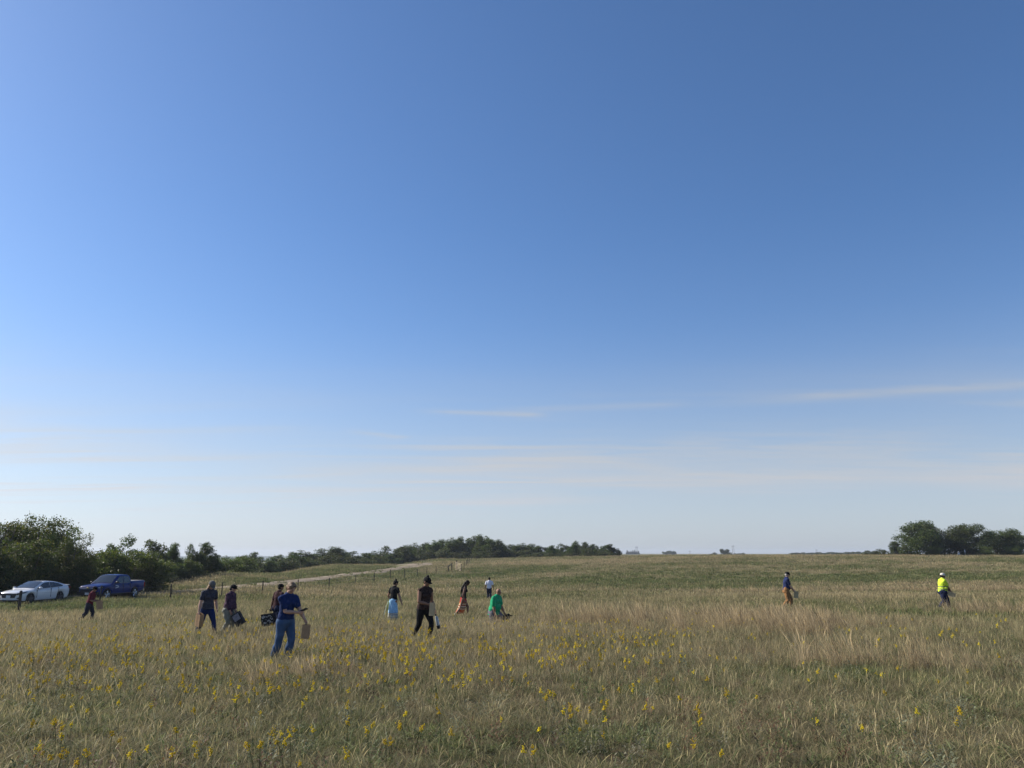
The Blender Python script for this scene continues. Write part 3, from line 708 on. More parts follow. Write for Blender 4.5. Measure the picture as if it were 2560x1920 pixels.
# ================================================================== VEHICLES
GLASS = pmat('dark_glass', (.012, .016, .02), .06, .1, 2, spec=.9)
RUBBER = pmat('tyre_rubber', (.018, .018, .018), .85, .2, 30)
BLACKP = pmat('black_plastic', (.014, .014, .016), .5, .2, 20)
CHROME = pmat('dull_chrome', (.55, .56, .58), .25, .1, 10, metal=.9)
LAMP = pmat('lamp_glass', (.45, .47, .5), .12, .2, 40, spec=.8)
PLATE = pmat('number_plate', (.62, .64, .66), .5, .15, 30)
def lerp_tab(tab, x): return float(np.interp(x, [a for a, b in tab], [b for a, b in tab]))
def vehicle(name, label, S, loc, fwd):
    t = empty(name, loc, math.atan2(fwd[1], fwd[0])); tag(t, label, S['cat'])
    paint = S['paint']; xr, xf = S['x']; wx = S['wheels']; R = S['arch']; wr = S['wheel_r']
    xs = set(np.linspace(xr, xf, 60))
    for w in wx:
        xs |= set(w + R * math.cos(a) for a in np.linspace(0, math.pi, 17)); xs |= {w - R - .002, w + R + .002}
    xs = sorted(xs); V, F = [], []
    for x in xs:
        w = lerp_tab(S['w'], x); zb = lerp_tab(S['zb'], x)
        for c in wx:
            if abs(x - c) <= R: zb = max(zb, wr * .98 + math.sqrt(max(R * R - (x - c) ** 2, 0)))
        zs = lerp_tab(S['belt'], x); zt = lerp_tab(S['top'], x)
        h = zs - zb
        sec = [(w * .93, zb), (w * .985, zb + .22 * h), (w, zb + .5 * h), (w * .99, zb + .78 * h), (w * .955, zs - .02), (w * .90, zs + .3 * (zt - zs)), (w * .55, zt), (0, zt + S['crown'])]
        V += [(x, y, z) for y, z in sec] + [(x, -y, z) for y, z in sec[-2::-1]]
    k = 15
    for i in range(len(xs) - 1):
        for j in range(k - 1): F.append((i * k + j, i * k + j + 1, (i + 1) * k + j + 1, (i + 1) * k + j))
    F.append(tuple(range(k))); F.append(tuple((len(xs) - 1) * k + j for j in range(k - 1, -1, -1)))
    me = bpy.data.meshes.new('body'); me.from_pydata(V, [], F); me.update()
    b = bmesh.new(); b.from_mesh(me); bmesh.ops.recalc_face_normals(b, faces=b.faces[:]); b.to_mesh(me); b.free()
    body = link('body', me, paint, t, smooth=True)
    # floor and wheel wells
    MB().box(((xr + xf) / 2, 0, S['floor']), (xf - xr - .5, S['w'][len(S['w']) // 2][1] * 1.62, .16)).build('underbody', BLACKP, t)
    for c in wx: MB().box((c, 0, wr + .12), (R * 1.9, S['ymax'] * 1.70, R * 1.5)).build('wheel_well', BLACKP, t)
    # cabin
    cab = S['cab']; bz = S['cab_base']; wb = S['cab_w']; tan_ = S['tumble']
    ysd = lambda z: wb - (z - bz) * tan_
    xs2 = np.linspace(cab[0][0], cab[-1][0], 48); V, F = [], []
    for x in xs2:
        h = max(lerp_tab(cab, x), bz + .01); y = ysd(h)
        sec = [(wb, bz - .12), (ysd(bz + (h - bz) * .5), bz + (h - bz) * .5), (y + .005, h - .035 * min(1, (h - bz) * 4)), (y - .06, h), (y * .5, h + .022), (0, h + .03)]
        V += [(x, a, z) for a, z in sec] + [(x, -a, z) for a, z in sec[-2::-1]]
    k = 11
    for i in range(len(xs2) - 1):
        for j in range(k - 1): F.append((i * k + j, i * k + j + 1, (i + 1) * k + j + 1, (i + 1) * k + j))
    F.append(tuple(range(k))); F.append(tuple((len(xs2) - 1) * k + j for j in range(k - 1, -1, -1)))
    me = bpy.data.meshes.new('roof'); me.from_pydata(V, [], F); me.update()
    b = bmesh.new(); b.from_mesh(me); bmesh.ops.recalc_face_normals(b, faces=b.faces[:]); b.to_mesh(me); b.free()
    link('roof', me, paint, t, smooth=True)
    for nm, (x0, x1) in S['screens']:
        mb = MB(); n = 12; P = []
        for i in range(n + 1):
            x = x0 + (x1 - x0) * i / n; h = lerp_tab(cab, x); y = ysd(h) - .09
            for j in range(7):
                s = -1 + j / 3; P.append((x, y * s, h + .012 + .028 * (1 - s * s) + .012))
        Q = [(i * 7 + j, i * 7 + j + 1, i * 7 + 8 + j, i * 7 + 7 + j) for i in range(n) for j in range(6)]
        mb.add(P, Q); mb.build(nm, GLASS, t, smooth=True, fix=True)
    for sgn in (1, -1):
        for poly in S['side_glass']:
            MB().poly([(x, sgn * (ysd(z) + .004), z) for x, z in poly], (0, sgn * .014, -.002)).build('side_window', GLASS, t, fix=True)
        for x, z in S['handles']: MB().box((x, sgn * (S['ymax'] * 1.0), z), (.2, .05, .03)).build('door_handle', S.get('handle_mat', paint), t)
        mx, mz = S['mirror']; m = MB().ell((mx, sgn * (wb + .15), mz), (.10, .13, .085)).build('mirror', S.get('mirror_mat', paint), t, smooth=True)
        MB().box((mx + .02, sgn * (wb + .02), mz - .05), (.06, .16, .04)).build('mirror_arm', BLACKP, m)
        for x in S['gaps']: 
            zt = lerp_tab(S['belt'], x); MB().box((x, sgn * (S['ymax'] * .985), (S['floor'] + zt) / 2 + .05), (.012, .045, zt - S['floor'] - .12)).build('door_gap', BLACKP, t)
        for c in wx:
            y = sgn * (S['ymax'] - .125); w = empty('wheel', (c, y, wr)); w.parent = t
            n = 28; tv = []; tf = []
            ring = [(wr * .66, .10), (wr * .93, .115), (wr, .085), (wr, -.085), (wr * .93, -.115), (wr * .66, -.10)]
            for i in range(n):
                a = 2 * math.pi * i / n; tv += [(r * math.cos(a), o, r * math.sin(a)) for r, o in ring]
            for i in range(n):
                i2 = (i + 1) % n
                for j in range(6): tf.append((i * 6 + j, i * 6 + (j + 1) % 6, i2 * 6 + (j + 1) % 6, i2 * 6 + j))
            MB().add(tv, tf).build('tyre', RUBBER, w, smooth=True, fix=True)
            rm = MB(); o = sgn * .075
            for i in range(5):
                a = 2 * math.pi * i / 5 + .3
                for da in (-.13, .13):
                    rm.tube([(0, o, 0), (wr * .66 * math.cos(a + da), o + sgn * .015, wr * .66 * math.sin(a + da))], [.035, .03], 6, side=(0, 1, 0))
            rm.tube([(0, o - sgn * .03, 0), (0, o + sgn * .02, 0)], [.07, .06], 12)
            pts = [(wr * .66 * math.cos(q), o, wr * .66 * math.sin(q)) for q in np.linspace(0, 2 * math.pi, 25)]
            rm.tube(pts, [.022] * 25, 6, cap=False)
            rm.build('rim', S['rim'], w, smooth=True)
    for fn in S['extras']: fn(t)
    return t
WHITE = pmat('white_car_paint', (.64, .65, .67), .25, .03, 3, coat=.5, spec=.5)
BLUE = pmat('blue_car_paint', (.001, .020, .14), .35, .06, 3, coat=.10, spec=.2)
def sedan_extras(t):
    # dark full-width grille with lamps running into the flanks
    x0 = 2.30
    MB().poly([(x0 + .035, -.60, .70), (x0 + .045, .60, .70), (x0 + .045, .46, .42), (x0 + .045, -.46, .42)], (.02, 0, 0)).build('grille', BLACKP, t, fix=True)
    for s in (1, -1):
        MB().poly([(2.345, s * .58, .70), (2.345, s * .58, .59), (2.16, s * .80, .66), (1.78, s * .915, .78), (1.90, s * .91, .80), (2.20, s * .77, .75)], (.02, s * .02, .012)).build('headlight', pmat('smoked_lamp', (.03, .035, .05), .1, .2, 30, spec=.8), t, fix=True)
        MB().poly([(2.30, s * .80, .36), (2.30, s * .62, .36), (2.33, s * .58, .42), (2.26, s * .84, .50)], (.02, 0, 0)).build('fog_lamp', BLACKP, t, fix=True)
        MB().box((-2.22, s * .66, .93), (.2, .32, .06)).build('tail_light', pmat('red_lamp', (.25, .01, .012), .2, .1, 10), t)
    MB().box((2.375, .0, .50), (.02, .31, .17)).build('number_plate', PLATE, t)
    MB().box((2.31, 0, .265), (.12, 1.5, .045)).build('splitter', BLACKP, t)
    MB().poly([(-2.10, -.74, 1.085), (-2.10, .74, 1.085), (-2.34, .70, 1.10), (-2.34, -.70, 1.10)], (0, 0, .025)).build('spoiler', WHITE, t, fix=True)
SEDAN = dict(cat='car', paint=WHITE, x=(-2.34, 2.34), wheels=(1.42, -1.30), arch=.385, wheel_r=.33, ymax=.905, floor=.26, crown=.03,
    w=[(-2.34, .66), (-2.25, .78), (-2.0, .86), (-1.3, .905), (0, .895), (1.4, .90), (1.9, .86), (2.15, .77), (2.28, .66), (2.34, .56)],
    zb=[(-2.34, .48), (-2.2, .36), (-1.9, .24), (1.9, .22), (2.34, .27)],
    belt=[(-2.34, .88), (-2.1, 1.0), (-1.6, 1.00), (0, .93), (.95, .89), (1.5, .86), (2.0, .79), (2.25, .74), (2.34, .66)],
    top=[(-2.34, .92), (-2.2, 1.06), (-1.9, 1.08), (-1.2, 1.02), (.9, .95), (1.4, .92), (1.9, .86), (2.2, .79), (2.34, .68)],
    cab=[(-2.08, 1.06), (-1.75, 1.16), (-1.3, 1.285), (-.9, 1.365), (-.45, 1.405), (-.1, 1.405), (.15, 1.375), (.5, 1.23), (1.12, .95)],
    cab_base=.93, cab_w=.835, tumble=.44, screens=[('windscreen', (.17, 1.06)), ('rear_window', (-1.9, -1.0))],
    side_glass=[[(.92, .955), (.30, 1.27), (.05, 1.325), (-.30, 1.345), (-.30, .985)], [(-.36, .985), (-.36, 1.345), (-.75, 1.325), (-1.15, 1.25), (-1.55, 1.10), (-1.50, 1.04)]],
    handles=[(-.12, .84), (-1.05, .86)], mirror=(.78, .99), gaps=(.95, -.33, -1.02), rim=pmat('dark_alloy', (.10, .10, .11), .35, .2, 10, metal=.8), extras=[sedan_extras])
def truck_extras(t):
    MB().poly([(2.60, -.66, 1.00), (2.60, .66, 1.00), (2.66, .62, .62), (2.66, -.62, .62)], (.03, 0, 0)).build('grille', BLACKP, t, fix=True)
    MB().box((2.665, 0, .90), (.05, 1.30, .05)).build('grille_bar', CHROME, t)
    MB().ell((2.70, 0, .90), (.02, .12, .05)).build('badge', pmat('gold_badge', (.5, .38, .12), .3, .1, 10, metal=.6), t)
    MB().box((2.66, 0, .52), (.16, 1.66, .22)).build('front_bumper', BLACKP, t)
    MB().box((2.76, 0, .50), (.02, .31, .16)).build('number_plate', PLATE, t)
    for s in (1, -1):
        h = MB().poly([(2.60, s * .64, .99), (2.60, s * .66, .84), (2.30, s * .925, .86), (2.10, s * .945, .97), (2.30, s * .925, 1.0)], (.025, s * .015, 0)).build('headlight', pmat('smoked_lamp', (.03, .035, .05), .1, .2, 30, spec=.8), t, fix=True)
        for k in range(2): MB().box((2.55 - k * .15, s * (.76 + k * .10), .92), (.10, .10, .06)).build('projector', LAMP, h)
        MB().box((-2.63, s * .86, .98), (.12, .10, .34)).build('tail_light', pmat('red_lamp', (.25, .01, .012), .2, .1, 10), t)
        MB().box((.15, s * .86, .42), (2.3, .16, .06)).build('side_step', BLACKP, t)
    MB().box((-2.74, 0, .56), (.14, 1.6, .18)).build('rear_bumper', CHROME, t)
    MB().box((-1.80, 0, 1.285), (1.66, 1.56, .035)).build('bed_cover', pmat('tan_bed_cover', (.33, .30, .26), .5, .15, 6), t)
    MB().box((.12, 0, 1.80), (.06, .14, .035)).build('roof_aerial', BLACKP, t)
    # pale lettering on the front door: two short lines, too small to read
    INK = pmat('pale_lettering', (.55, .60, .66), .6, .1, 10)
    for s in (1, -1):
        lt = MB(); x = .98; rr = random.Random(3)
        for row_, n in ((1.0, 6), (.84, 7)):
            for i in range(n):
                hh = .045 + (.05 if row_ < .9 else .012) * rr.random(); xx = x - .06 - i * .058
                lt.box((xx, s * .9415, row_ + (.012 * i if row_ < .9 else 0)), (.036, .006, hh))
                if i % 2 == 0: lt.box((xx - .026, s * .9418, row_ - .01 + (.012 * i if row_ < .9 else 0)), (.022, .006, .018))
        lt.build('door_lettering', INK, t)
PICKUP = dict(cat='pickup truck', paint=BLUE, x=(-2.70, 2.66), wheels=(1.75, -1.50), arch=.47, wheel_r=.39, ymax=.935, floor=.46, crown=.03,
    w=[(-2.70, .87), (-2.5, .915), (-1.5, .935), (0, .925), (1.7, .935), (2.1, .925), (2.4, .86), (2.58, .76), (2.66, .70)],
    zb=[(-2.70, .62), (-2.3, .52), (-1.5, .46), (1.8, .44), (2.4, .46), (2.66, .50)],
    belt=[(-2.70, 1.27), (-.98, 1.25), (-.92, 1.12), (1.1, 1.10), (1.8, 1.07), (2.4, 1.03), (2.66, .98)],
    top=[(-2.70, 1.275), (-.98, 1.255), (-.92, 1.14), (1.1, 1.16), (1.8, 1.14), (2.4, 1.09), (2.6, 1.04), (2.66, .99)],
    cab=[(-1.0, 1.14), (-.90, 1.62), (-.80, 1.72), (-.6, 1.765), (-.1, 1.785), (.25, 1.77), (.45, 1.735), (.75, 1.52), (1.25, 1.15)],
    cab_base=1.12, cab_w=.90, tumble=.27, screens=[('windscreen', (.47, 1.20))],
    side_glass=[[(1.0, 1.17), (.52, 1.55), (.30, 1.655), (.0, 1.68), (.0, 1.17)], [(-.07, 1.17), (-.07, 1.68), (-.55, 1.67), (-.76, 1.62), (-.82, 1.17)]],
    handles=[(.10, 1.04), (-.72, 1.04)], mirror=(.92, 1.25), mirror_mat=BLACKP, handle_mat=BLACKP, gaps=(1.08, -.03, -.86), rim=CHROME, extras=[truck_extras])
FWD = (-.152, -.988)
def park(S, name, label, px, d):
    a, _ = ray(px, 1490); x = a * d; z = tz(x, d)
    return vehicle(name, label, S, (x, d, z + .01), FWD)
CAR = park(SEDAN, 'sedan', 'white four door sedan parked under the dark trees by the fence', 88, 54.5)
TRUCK = park(PICKUP, 'pickup_truck', 'dark blue crew cab pickup parked behind the white sedan', 278, 60.5)
PARKED = [(CAR.location.x, CAR.location.y), (TRUCK.location.x, TRUCK.location.y)]
# ================================================================== PEOPLE
def cloth(name, col, **k):
    k.setdefault('var', .22); k.setdefault('scale', 9); k.setdefault('bump', .25); k.setdefault('bscale', 60); k.setdefault('spec', .15)
    return pmat(name, col, .9, **k)
def ramp_cloth(name, stops, z0, z1, rough=.9, noise=.02, constant=True, stripe=None):
    """cloth whose print runs in level bands up the garment (local height z0..z1, metres)"""
    m, nt, out = _nodes(name); N, L = nt.nodes, nt.links
    b = N.new('ShaderNodeBsdfPrincipled'); b.inputs['Roughness'].default_value = rough; b.inputs['Specular IOR Level'].default_value = .15
    tc = N.new('ShaderNodeTexCoord'); sp = N.new('ShaderNodeSeparateXYZ'); L.new(tc.outputs['Object'], sp.inputs[0])
    nz = N.new('ShaderNodeTexNoise'); nz.inputs['Scale'].default_value = 8; L.new(tc.outputs['Object'], nz.inputs['Vector'])
    ma = N.new('ShaderNodeMath'); ma.operation = 'MULTIPLY_ADD'; L.new(nz.outputs['Fac'], ma.inputs[0]); ma.inputs[1].default_value = noise * 2; L.new(sp.outputs['Z'], ma.inputs[2])
    mr = N.new('ShaderNodeMapRange'); L.new(ma.outputs[0], mr.inputs[0]); mr.inputs[1].default_value = z0 + noise; mr.inputs[2].default_value = z1 + noise
    src = mr.outputs[0]
    if stripe:
        w = N.new('ShaderNodeMath'); w.operation = 'MULTIPLY'; L.new(src, w.inputs[0]); w.inputs[1].default_value = stripe
        fr = N.new('ShaderNodeMath'); fr.operation = 'FRACT'; L.new(w.outputs[0], fr.inputs[0]); src = fr.outputs[0]
    cr = N.new('ShaderNodeValToRGB'); cr.color_ramp.interpolation = 'CONSTANT' if constant else 'LINEAR'
    el = cr.color_ramp.elements
    while len(el) < len(stops): el.new(.5)
    for e, (p, c) in zip(el, stops): e.position = p; e.color = (*c, 1)
    L.new(src, cr.inputs[0])
    n2 = N.new('ShaderNodeTexNoise'); n2.inputs['Scale'].default_value = 26; L.new(tc.outputs['Object'], n2.inputs['Vector'])
    mv = N.new('ShaderNodeMapRange'); L.new(n2.outputs['Fac'], mv.inputs[0]); mv.inputs[1].default_value = .3; mv.inputs[2].default_value = .7; mv.inputs[3].default_value = .75; mv.inputs[4].default_value = 1.15
    hs = N.new('ShaderNodeHueSaturation'); L.new(cr.outputs[0], hs.inputs['Color']); L.new(mv.outputs[0], hs.inputs['Value'])
    L.new(hs.outputs[0], b.inputs['Base Color']); L.new(b.outputs[0], out.inputs[0]); return m
SKIN_L = pmat('skin_light', (.46, .27, .19), .55, .10, 14, spec=.3)
SKIN_M = pmat('skin_tan', (.27, .145, .09), .55, .10, 14, spec=.3)
SKIN_D = pmat('skin_brown', (.17, .085, .055), .55, .10, 14, spec=.3)
HAIR_B = pmat('dark_hair', (.010, .008, .007), .7, .4, 30, bump=.4, spec=.15)
HAIR_F = pmat('fair_hair', (.34, .22, .12), .5, .35, 40, bump=.4, spec=.4)
EYE = pmat('eye_dark', (.02, .015, .012), .2, .1, 30); LIP = pmat('lip', (.20, .07, .06), .6, .1, 20)
TEMP = []; HELD = {}
def two_bone(a, c, L1, L2, pole):
    a, c = Vector(a), Vector(c); v = c - a; D = v.length; mx = (L1 + L2) * .995
    if D > mx: c = a + v * (mx / D); v = c - a; D = mx
    x = (L1 * L1 - L2 * L2 + D * D) / (2 * D); h = math.sqrt(max(L1 * L1 - x * x, 0)); u = v / D
    p = Vector(pole); p = p - u * p.dot(u)
    if p.length < 1e-5: p = u.orthogonal()
    return a + u * x + p.normalized() * h, c
def limb(mb, A, B, C, ra, n=12, side=(0, 1, 0)):
    P = [A, A.lerp(B, .5), B, B.lerp(C, .3), B.lerp(C, .65), C]; mb.tube(P, ra, n, side=side)
def sub(path, t):
    """first t of a shoulder-elbow-wrist path (0..2)"""
    A, B, C = path; pts = [A]
    for q in np.linspace(.15, t, max(3, int(t * 7))): pts.append(A.lerp(B, q) if q <= 1 else B.lerp(C, q - 1))
    return pts
def person(key, label, px, top, d, phi, H, skin, lean=6, hunch=.8, hip=.522, feet=((.05, .06, .045), (-.05, -.06, .045)), toe=(0, 0), wrists=None, arm_pole=((-1, .35, 0), (-1, -.35, 0)),
           knee_pole=None, head=(12, 0), bulk=1.0, belly=0.0, fem=False, shirt=None, pants=None, skirt=None, hair=None, cap=None, shoes=None, curl=(.35, .35), side=0, pelvis_f=0.0, vox=.009, twist=0, glasses=False):
    U = H; w_ = bulk
    V = lambda f, l, u: Vector((f * U, l * U, u * U))
    n = 10; P = V(pelvis_f, 0, hip); sp = [P.copy()]; ang = []
    for i in range(n):
        t = (i + .5) / n; a = rad(lean) * (1 - hunch / 2 + hunch * t); ang.append(a)
        sp.append(sp[-1] + Vector((math.sin(a), math.sin(rad(side)) * .5, math.cos(a))) * (.318 * U / n))
    def spt(t):
        q = t * n; i = int(np.clip(math.floor(q), 0, n - 1)); return sp[i].lerp(sp[i + 1], q - i)
    sa = ang[-1]; sf = Vector((math.cos(ang[6]), 0, -math.sin(ang[6])))
    tw = rad(twist); latS = Vector((-math.sin(tw), math.cos(tw), 0))
    shw = (.100 if fem else .112) * (1 + .35 * (w_ - 1))
    S = [spt(.86) + latS * (s * shw * U) for s in (1, -1)]
    hipj = [P + V(0, s * .052 * (1 + .5 * (w_ - 1)), -.01) for s in (1, -1)]
    if wrists is None: wrists = ((.04, .15, .49), (.04, -.15, .49))
    arms = []; legs = []
    for i in range(2):
        E, W = two_bone(S[i], V(*wrists[i]), .178 * U, .150 * U, arm_pole[i]); arms.append((S[i], E, W))
        kp = (1, .12 * (1 - 2 * i), 0) if knee_pole is None else knee_pole[i]
        K, A = two_bone(hipj[i], V(*feet[i]), .245 * U, .238 * U, kp); legs.append((hipj[i], K, A))
    # ---- torso profile (half width, half depth)
    prof = [(0, .094 if fem else .088, .070), (.12, .095 if fem else .086, .070), (.30, .080, .062), (.42, .075 if fem else .082, .060), (.62, .086 if fem else .094, .066), (.78, .096 if fem else .106, .060), (.90, .088 if fem else .098, .048), (.96, .062, .042), (1.0, .040, .040)]
    def torso(mb, t0, t1, grow, lo=0.0, bel=True, flat=False):
        ts = [q for q in np.linspace(t0, t1, 14)]; pts = []; rr = []
        for t in ts:
            tt = max(t, 0); a = np.interp(tt, [p[0] for p in prof], [p[1] for p in prof]); b = np.interp(tt, [p[0] for p in prof], [p[2] for p in prof])
            k = 1 + (w_ - 1) * (1.0 if tt < .85 else .4); g = grow + lo * max(0, .5 - t)
            pts.append(spt(t) if t >= 0 else sp[0] + Vector((0, 0, t * .318 * U))); rr.append(((a * k + g) * U, (b * k + g) * U))
        mb.tube(pts, rr, 20, side=(0, 1, 0), flat0=flat)
        if t1 > .8:
            for s in (0, 1): mb.tube([spt(.985), spt(.93).lerp(S[s], .55), S[s]], [(.034 + grow) * U, (.034 + grow) * U, (.033 + grow) * U], 12)
        if fem and t1 > .6:
            for s in (1, -1): mb.ell(spt(.66) + sf * (.048 * U * w_) + latS * (s * .042 * U), [(.036 + grow) * U] * 3)
        if belly and bel: mb.ell(spt(.30) + sf * (.045 * U), ((.055 + belly + grow) * U, (.085 + belly * .6 + grow) * U * w_, (.095 + grow) * U))
    arm_r = [.031 * w_ ** .7, .029 * w_ ** .8, .0245 * w_ ** .5, .0265 * w_ ** .6, .022, .0165]; leg_r = [.055 * w_, .047 * w_, .035, .0365, .032, .023]
    body = MB(); torso(body, -.06, 1.0, 0)
    for i in range(2):
        body.ell(S[i], [.034 * U * w_ ** .5] * 3)
        limb(body, *arms[i], [q * U for q in arm_r]); limb(body, *legs[i], [q * U for q in leg_r])
        f = rad(toe[i]); A = legs[i][2]; body.tube([A + V(-.012, 0, -.018), A + V(.045 * math.cos(f), 0, -.022 - .045 * math.sin(f)), A + V(.095 * math.cos(f), 0, -.028 - .095 * math.sin(f))], [.024 * U, (.025 * U, .018 * U), (.02 * U, .011 * U)], 10)
    # ---- hands: palm, four unequal curled fingers, thumb from the side of the palm
    hands = []
    for i in range(2):
        sg = 1 - 2 * i; Sx, E, W = arms[i]; hd = (W - E).normalized()
        inn = Vector((0, -sg, 0)); inn = inn - hd * inn.dot(hd)
        if inn.length < .2: inn = Vector((0, 0, -1)) - hd * Vector((0, 0, -1)).dot(hd)
        inn.normalize(); wd = hd.cross(inn)                      # palm faces the thigh; wd across the knuckles
        if wd.dot(Vector((1, 0, 0))) < 0: wd = -wd
        K = W + hd * (.050 * U); c = curl[i]
        body.tube([W - hd * .005 * U, W.lerp(K, .5), K], [(.016 * U, .012 * U), (.022 * U, .0125 * U), (.023 * U, .011 * U)], 10, side=wd)
        for j, ln in enumerate((.041, .046, .043, .033)):
            p = K + wd * ((.0165 - j * .011) * U); a = c * .6; pts = [p - hd * .006 * U, p]
            for q in (.45, .32, .23):
                dirn = hd * math.cos(a) + inn * math.sin(a); p = p + dirn * (ln * q * U); pts.append(p); a += c
            body.tube(pts, [.0056 * U, .0056 * U, .0053 * U, .005 * U, .0044 * U], 6)
        b0 = W + hd * .016 * U + wd * .016 * U; td = (hd * .72 + wd * .55 + inn * (.35 + .3 * c)).normalized()
        body.tube([b0, b0 + td * .022 * U, b0 + td * .022 * U + (hd * .85 + inn * .4).normalized() * .024 * U], [.0078 * U, .0068 * U, .0055 * U], 6)
        hands.append((W + hd * (.055 * U) + inn * (.012 * U), hd, inn))
    # ---- head
    nb = spt(1.0); hp, hy = rad(head[0]), rad(head[1])
    Rm = Matrix.Rotation(hy, 3, 'Z') @ Matrix.Rotation(hp, 3, 'Y')
    nd = (Vector((math.sin(sa), 0, math.cos(sa))) + Rm @ Vector((.25, 0, 1))).normalized()
    hc = nb + nd * (.098 * U); s = .131 * U
    hv = lambda f, l, u: hc + Rm @ Vector((f * s, l * s, u * s))
    he = lambda mb, c, r: mb.ell(hv(*c), [q * s for q in r], Rm)
    body.tube([nb - nd * .03 * U, nb.lerp(hc, .5), hv(-.08, 0, -.1)], [.038 * U * w_ ** .5, .033 * U * w_ ** .5, .033 * U], 12)
    he(body, (-.06, 0, .11), (.44, .355, .39)); he(body, (.12, 0, -.17), (.27, .27, .33)); he(body, (.24, 0, -.40), (.11, .14, .09)); he(body, (.42, 0, -.10), (.085, .055, .12)); he(body, (.44, 0, -.15), (.09, .07, .05)); he(body, (.33, 0, .05), (.08, .22, .05))
    for e in (1, -1): he(body, (-.03, e * .355, -.06), (.085, .045, .13)); he(body, (.22, e * .17, -.17), (.12, .10, .13))
    top_z = hv(0, 0, .5).z
    parts = []
    def rem(nm, mb, mat, v=vox, fold=0.0, ff=14.0, sm=3): parts.append((nm, mb, mat, v, fold, ff, sm))
    rem('person', body, skin, min(vox, .0085), 0, 1, 2)
    eyes = []
    for e in (1, -1): m = MB(); he(m, (.372, e * .135, -.015), (.035, .05, .028)); parts.append(('eye', m, EYE, None, 0, 1, 0))
    m = MB(); he(m, (.375, 0, -.295), (.035, .10, .026)); parts.append(('mouth', m, LIP, None, 0, 1, 0))
    if shirt:
        mb = MB(); g = shirt.get('grow', .008); torso(mb, shirt.get('hem', -.05), shirt.get('neck', .97), g, shirt.get('flare', .004), flat=True)
        sl = shirt.get('sleeve', .6)
        for i in range(2):
            if shirt.get('tank'): continue
            mb.ell(S[i], [(.034 + g) * U * w_ ** .5] * 3)
            pts = sub(arms[i], sl); k = len(pts); r0 = .032 * w_ ** .7 + g; r1 = (np.interp(min(sl, 2), [0, .5, 1, 1.4, 2], [.033 * w_ ** .7, .030 * w_ ** .8, .026, .026, .019])) + g * 1.15
            mb.tube(pts, [(r0 + (r1 - r0) * j / (k - 1)) * U for j in range(k)], 14)
        if shirt.get('collar'): mb.tube([nb - nd * .012 * U, nb + nd * .014 * U], [.045 * U, .041 * U], 14)
        rem(shirt.get('name', 'shirt'), mb, shirt['mat'], vox, shirt.get('fold', .010), shirt.get('ff', 9.0))
    if pants:
        mb = MB(); g = pants.get('grow', .009); torso(mb, -.10, pants.get('rise', .16), g * .55, bel=False)
        ln = pants.get('len', 1.95)
        for i in range(2):
            pts = sub(legs[i], ln); k = len(pts); A, K, C = legs[i]
            rr = [(np.interp(2 * j / (k - 1) * ln / 2, [0, .5, 1, 1.35, 2], leg_r[:3] + [.037, .026]) + g + pants.get('flare', 0) * (j / (k - 1)) ** 2) * U for j in range(k)]
            mb.tube(pts, rr, 16); mb.ell(A + V(-.014, 0, -.012), [(.060 * w_ + g) * U, (.050 * w_ + g) * U, (.065 + g) * U])
        rem(pants.get('name', 'trousers'), mb, pants['mat'], vox, pants.get('fold', .012), pants.get('ff', 8.0))
    if skirt:
        z1 = hip + .045; z0 = skirt['hem']; vs = []; fs = []; nr, na = 16, 44; mb = MB(); ofs = skirt.get('sway', (0, 0))
        for r in range(nr + 1):
            t = r / nr; z = z1 + (z0 - z1) * t; ra = (.092 * w_ + (skirt['flare'] - .092) * t ** .8) ; rb = (.072 * w_ + (skirt.get('depth', skirt['flare']) - .072) * t ** .8)
            for k in range(na):
                a = 2 * math.pi * k / na; rip = 1 + .06 * t * math.sin(a * 7 + 1.3) + .05 * t * math.sin(a * 11 + t * 2) + .03 * t * math.sin(a * 3)
                vs.append(P + V(-pelvis_f * 0 + rb * rip * math.cos(a) + ofs[0] * t * t, ra * rip * math.sin(a) + ofs[1] * t * t, z - hip + .012 * t * math.sin(a * 5)))
        for r in range(nr):
            for k in range(na): fs.append((r * na + k, r * na + (k + 1) % na, (r + 1) * na + (k + 1) % na, (r + 1) * na + k))
        fs.append(tuple(range(na))); fs.append(tuple(nr * na + k for k in range(na - 1, -1, -1))); mb.add(vs, fs)
        parts.append(('skirt', mb, skirt['mat'], None, 0, 1, 0))
        for f0, col in skirt.get('ribbons', ()):                  # loose ribbons hanging from the waist
            q = MB(); pts = [P + V(*f0[0], 0) * 1 + V(0, 0, f0[1] - 0) for f0 in [((f0[0], f0[1]), f0[2])]]
            a = V(f0[0], f0[1], f0[2]); b_ = V(f0[3], f0[4], f0[5]); q.tube([a, a.lerp(b_, .5) + V(-.01, .01, -.01), b_], [(.016 * U, .003 * U)] * 3, 8, side=(1, 0, 0)); parts.append(('ribbon', q, col, None, 0, 1, 0))
    if hair:
        mb = MB(); hm = hair['mat']; st = hair['style']
        he(mb, (-.10, 0, .16), (.46, .39, .40)); he(mb, (-.20, 0, -.06), (.32, .36, .34))
        if st != 'short': he(mb, (.12, .20, .22), (.26, .20, .24)); he(mb, (.12, -.20, .22), (.26, .20, .24))
        if st == 'bun': he(mb, (-.16, 0, .62), (.20, .20, .19))
        if st == 'pony': mb.tube([hv(-.46, 0, .0), hv(-.62, 0, -.18), hv(-.58, 0, -.5)], [.11 * s, .12 * s, .05 * s], 10)
        if st == 'bob': he(mb, (-.42, 0, -.16), (.24, .26, .26))
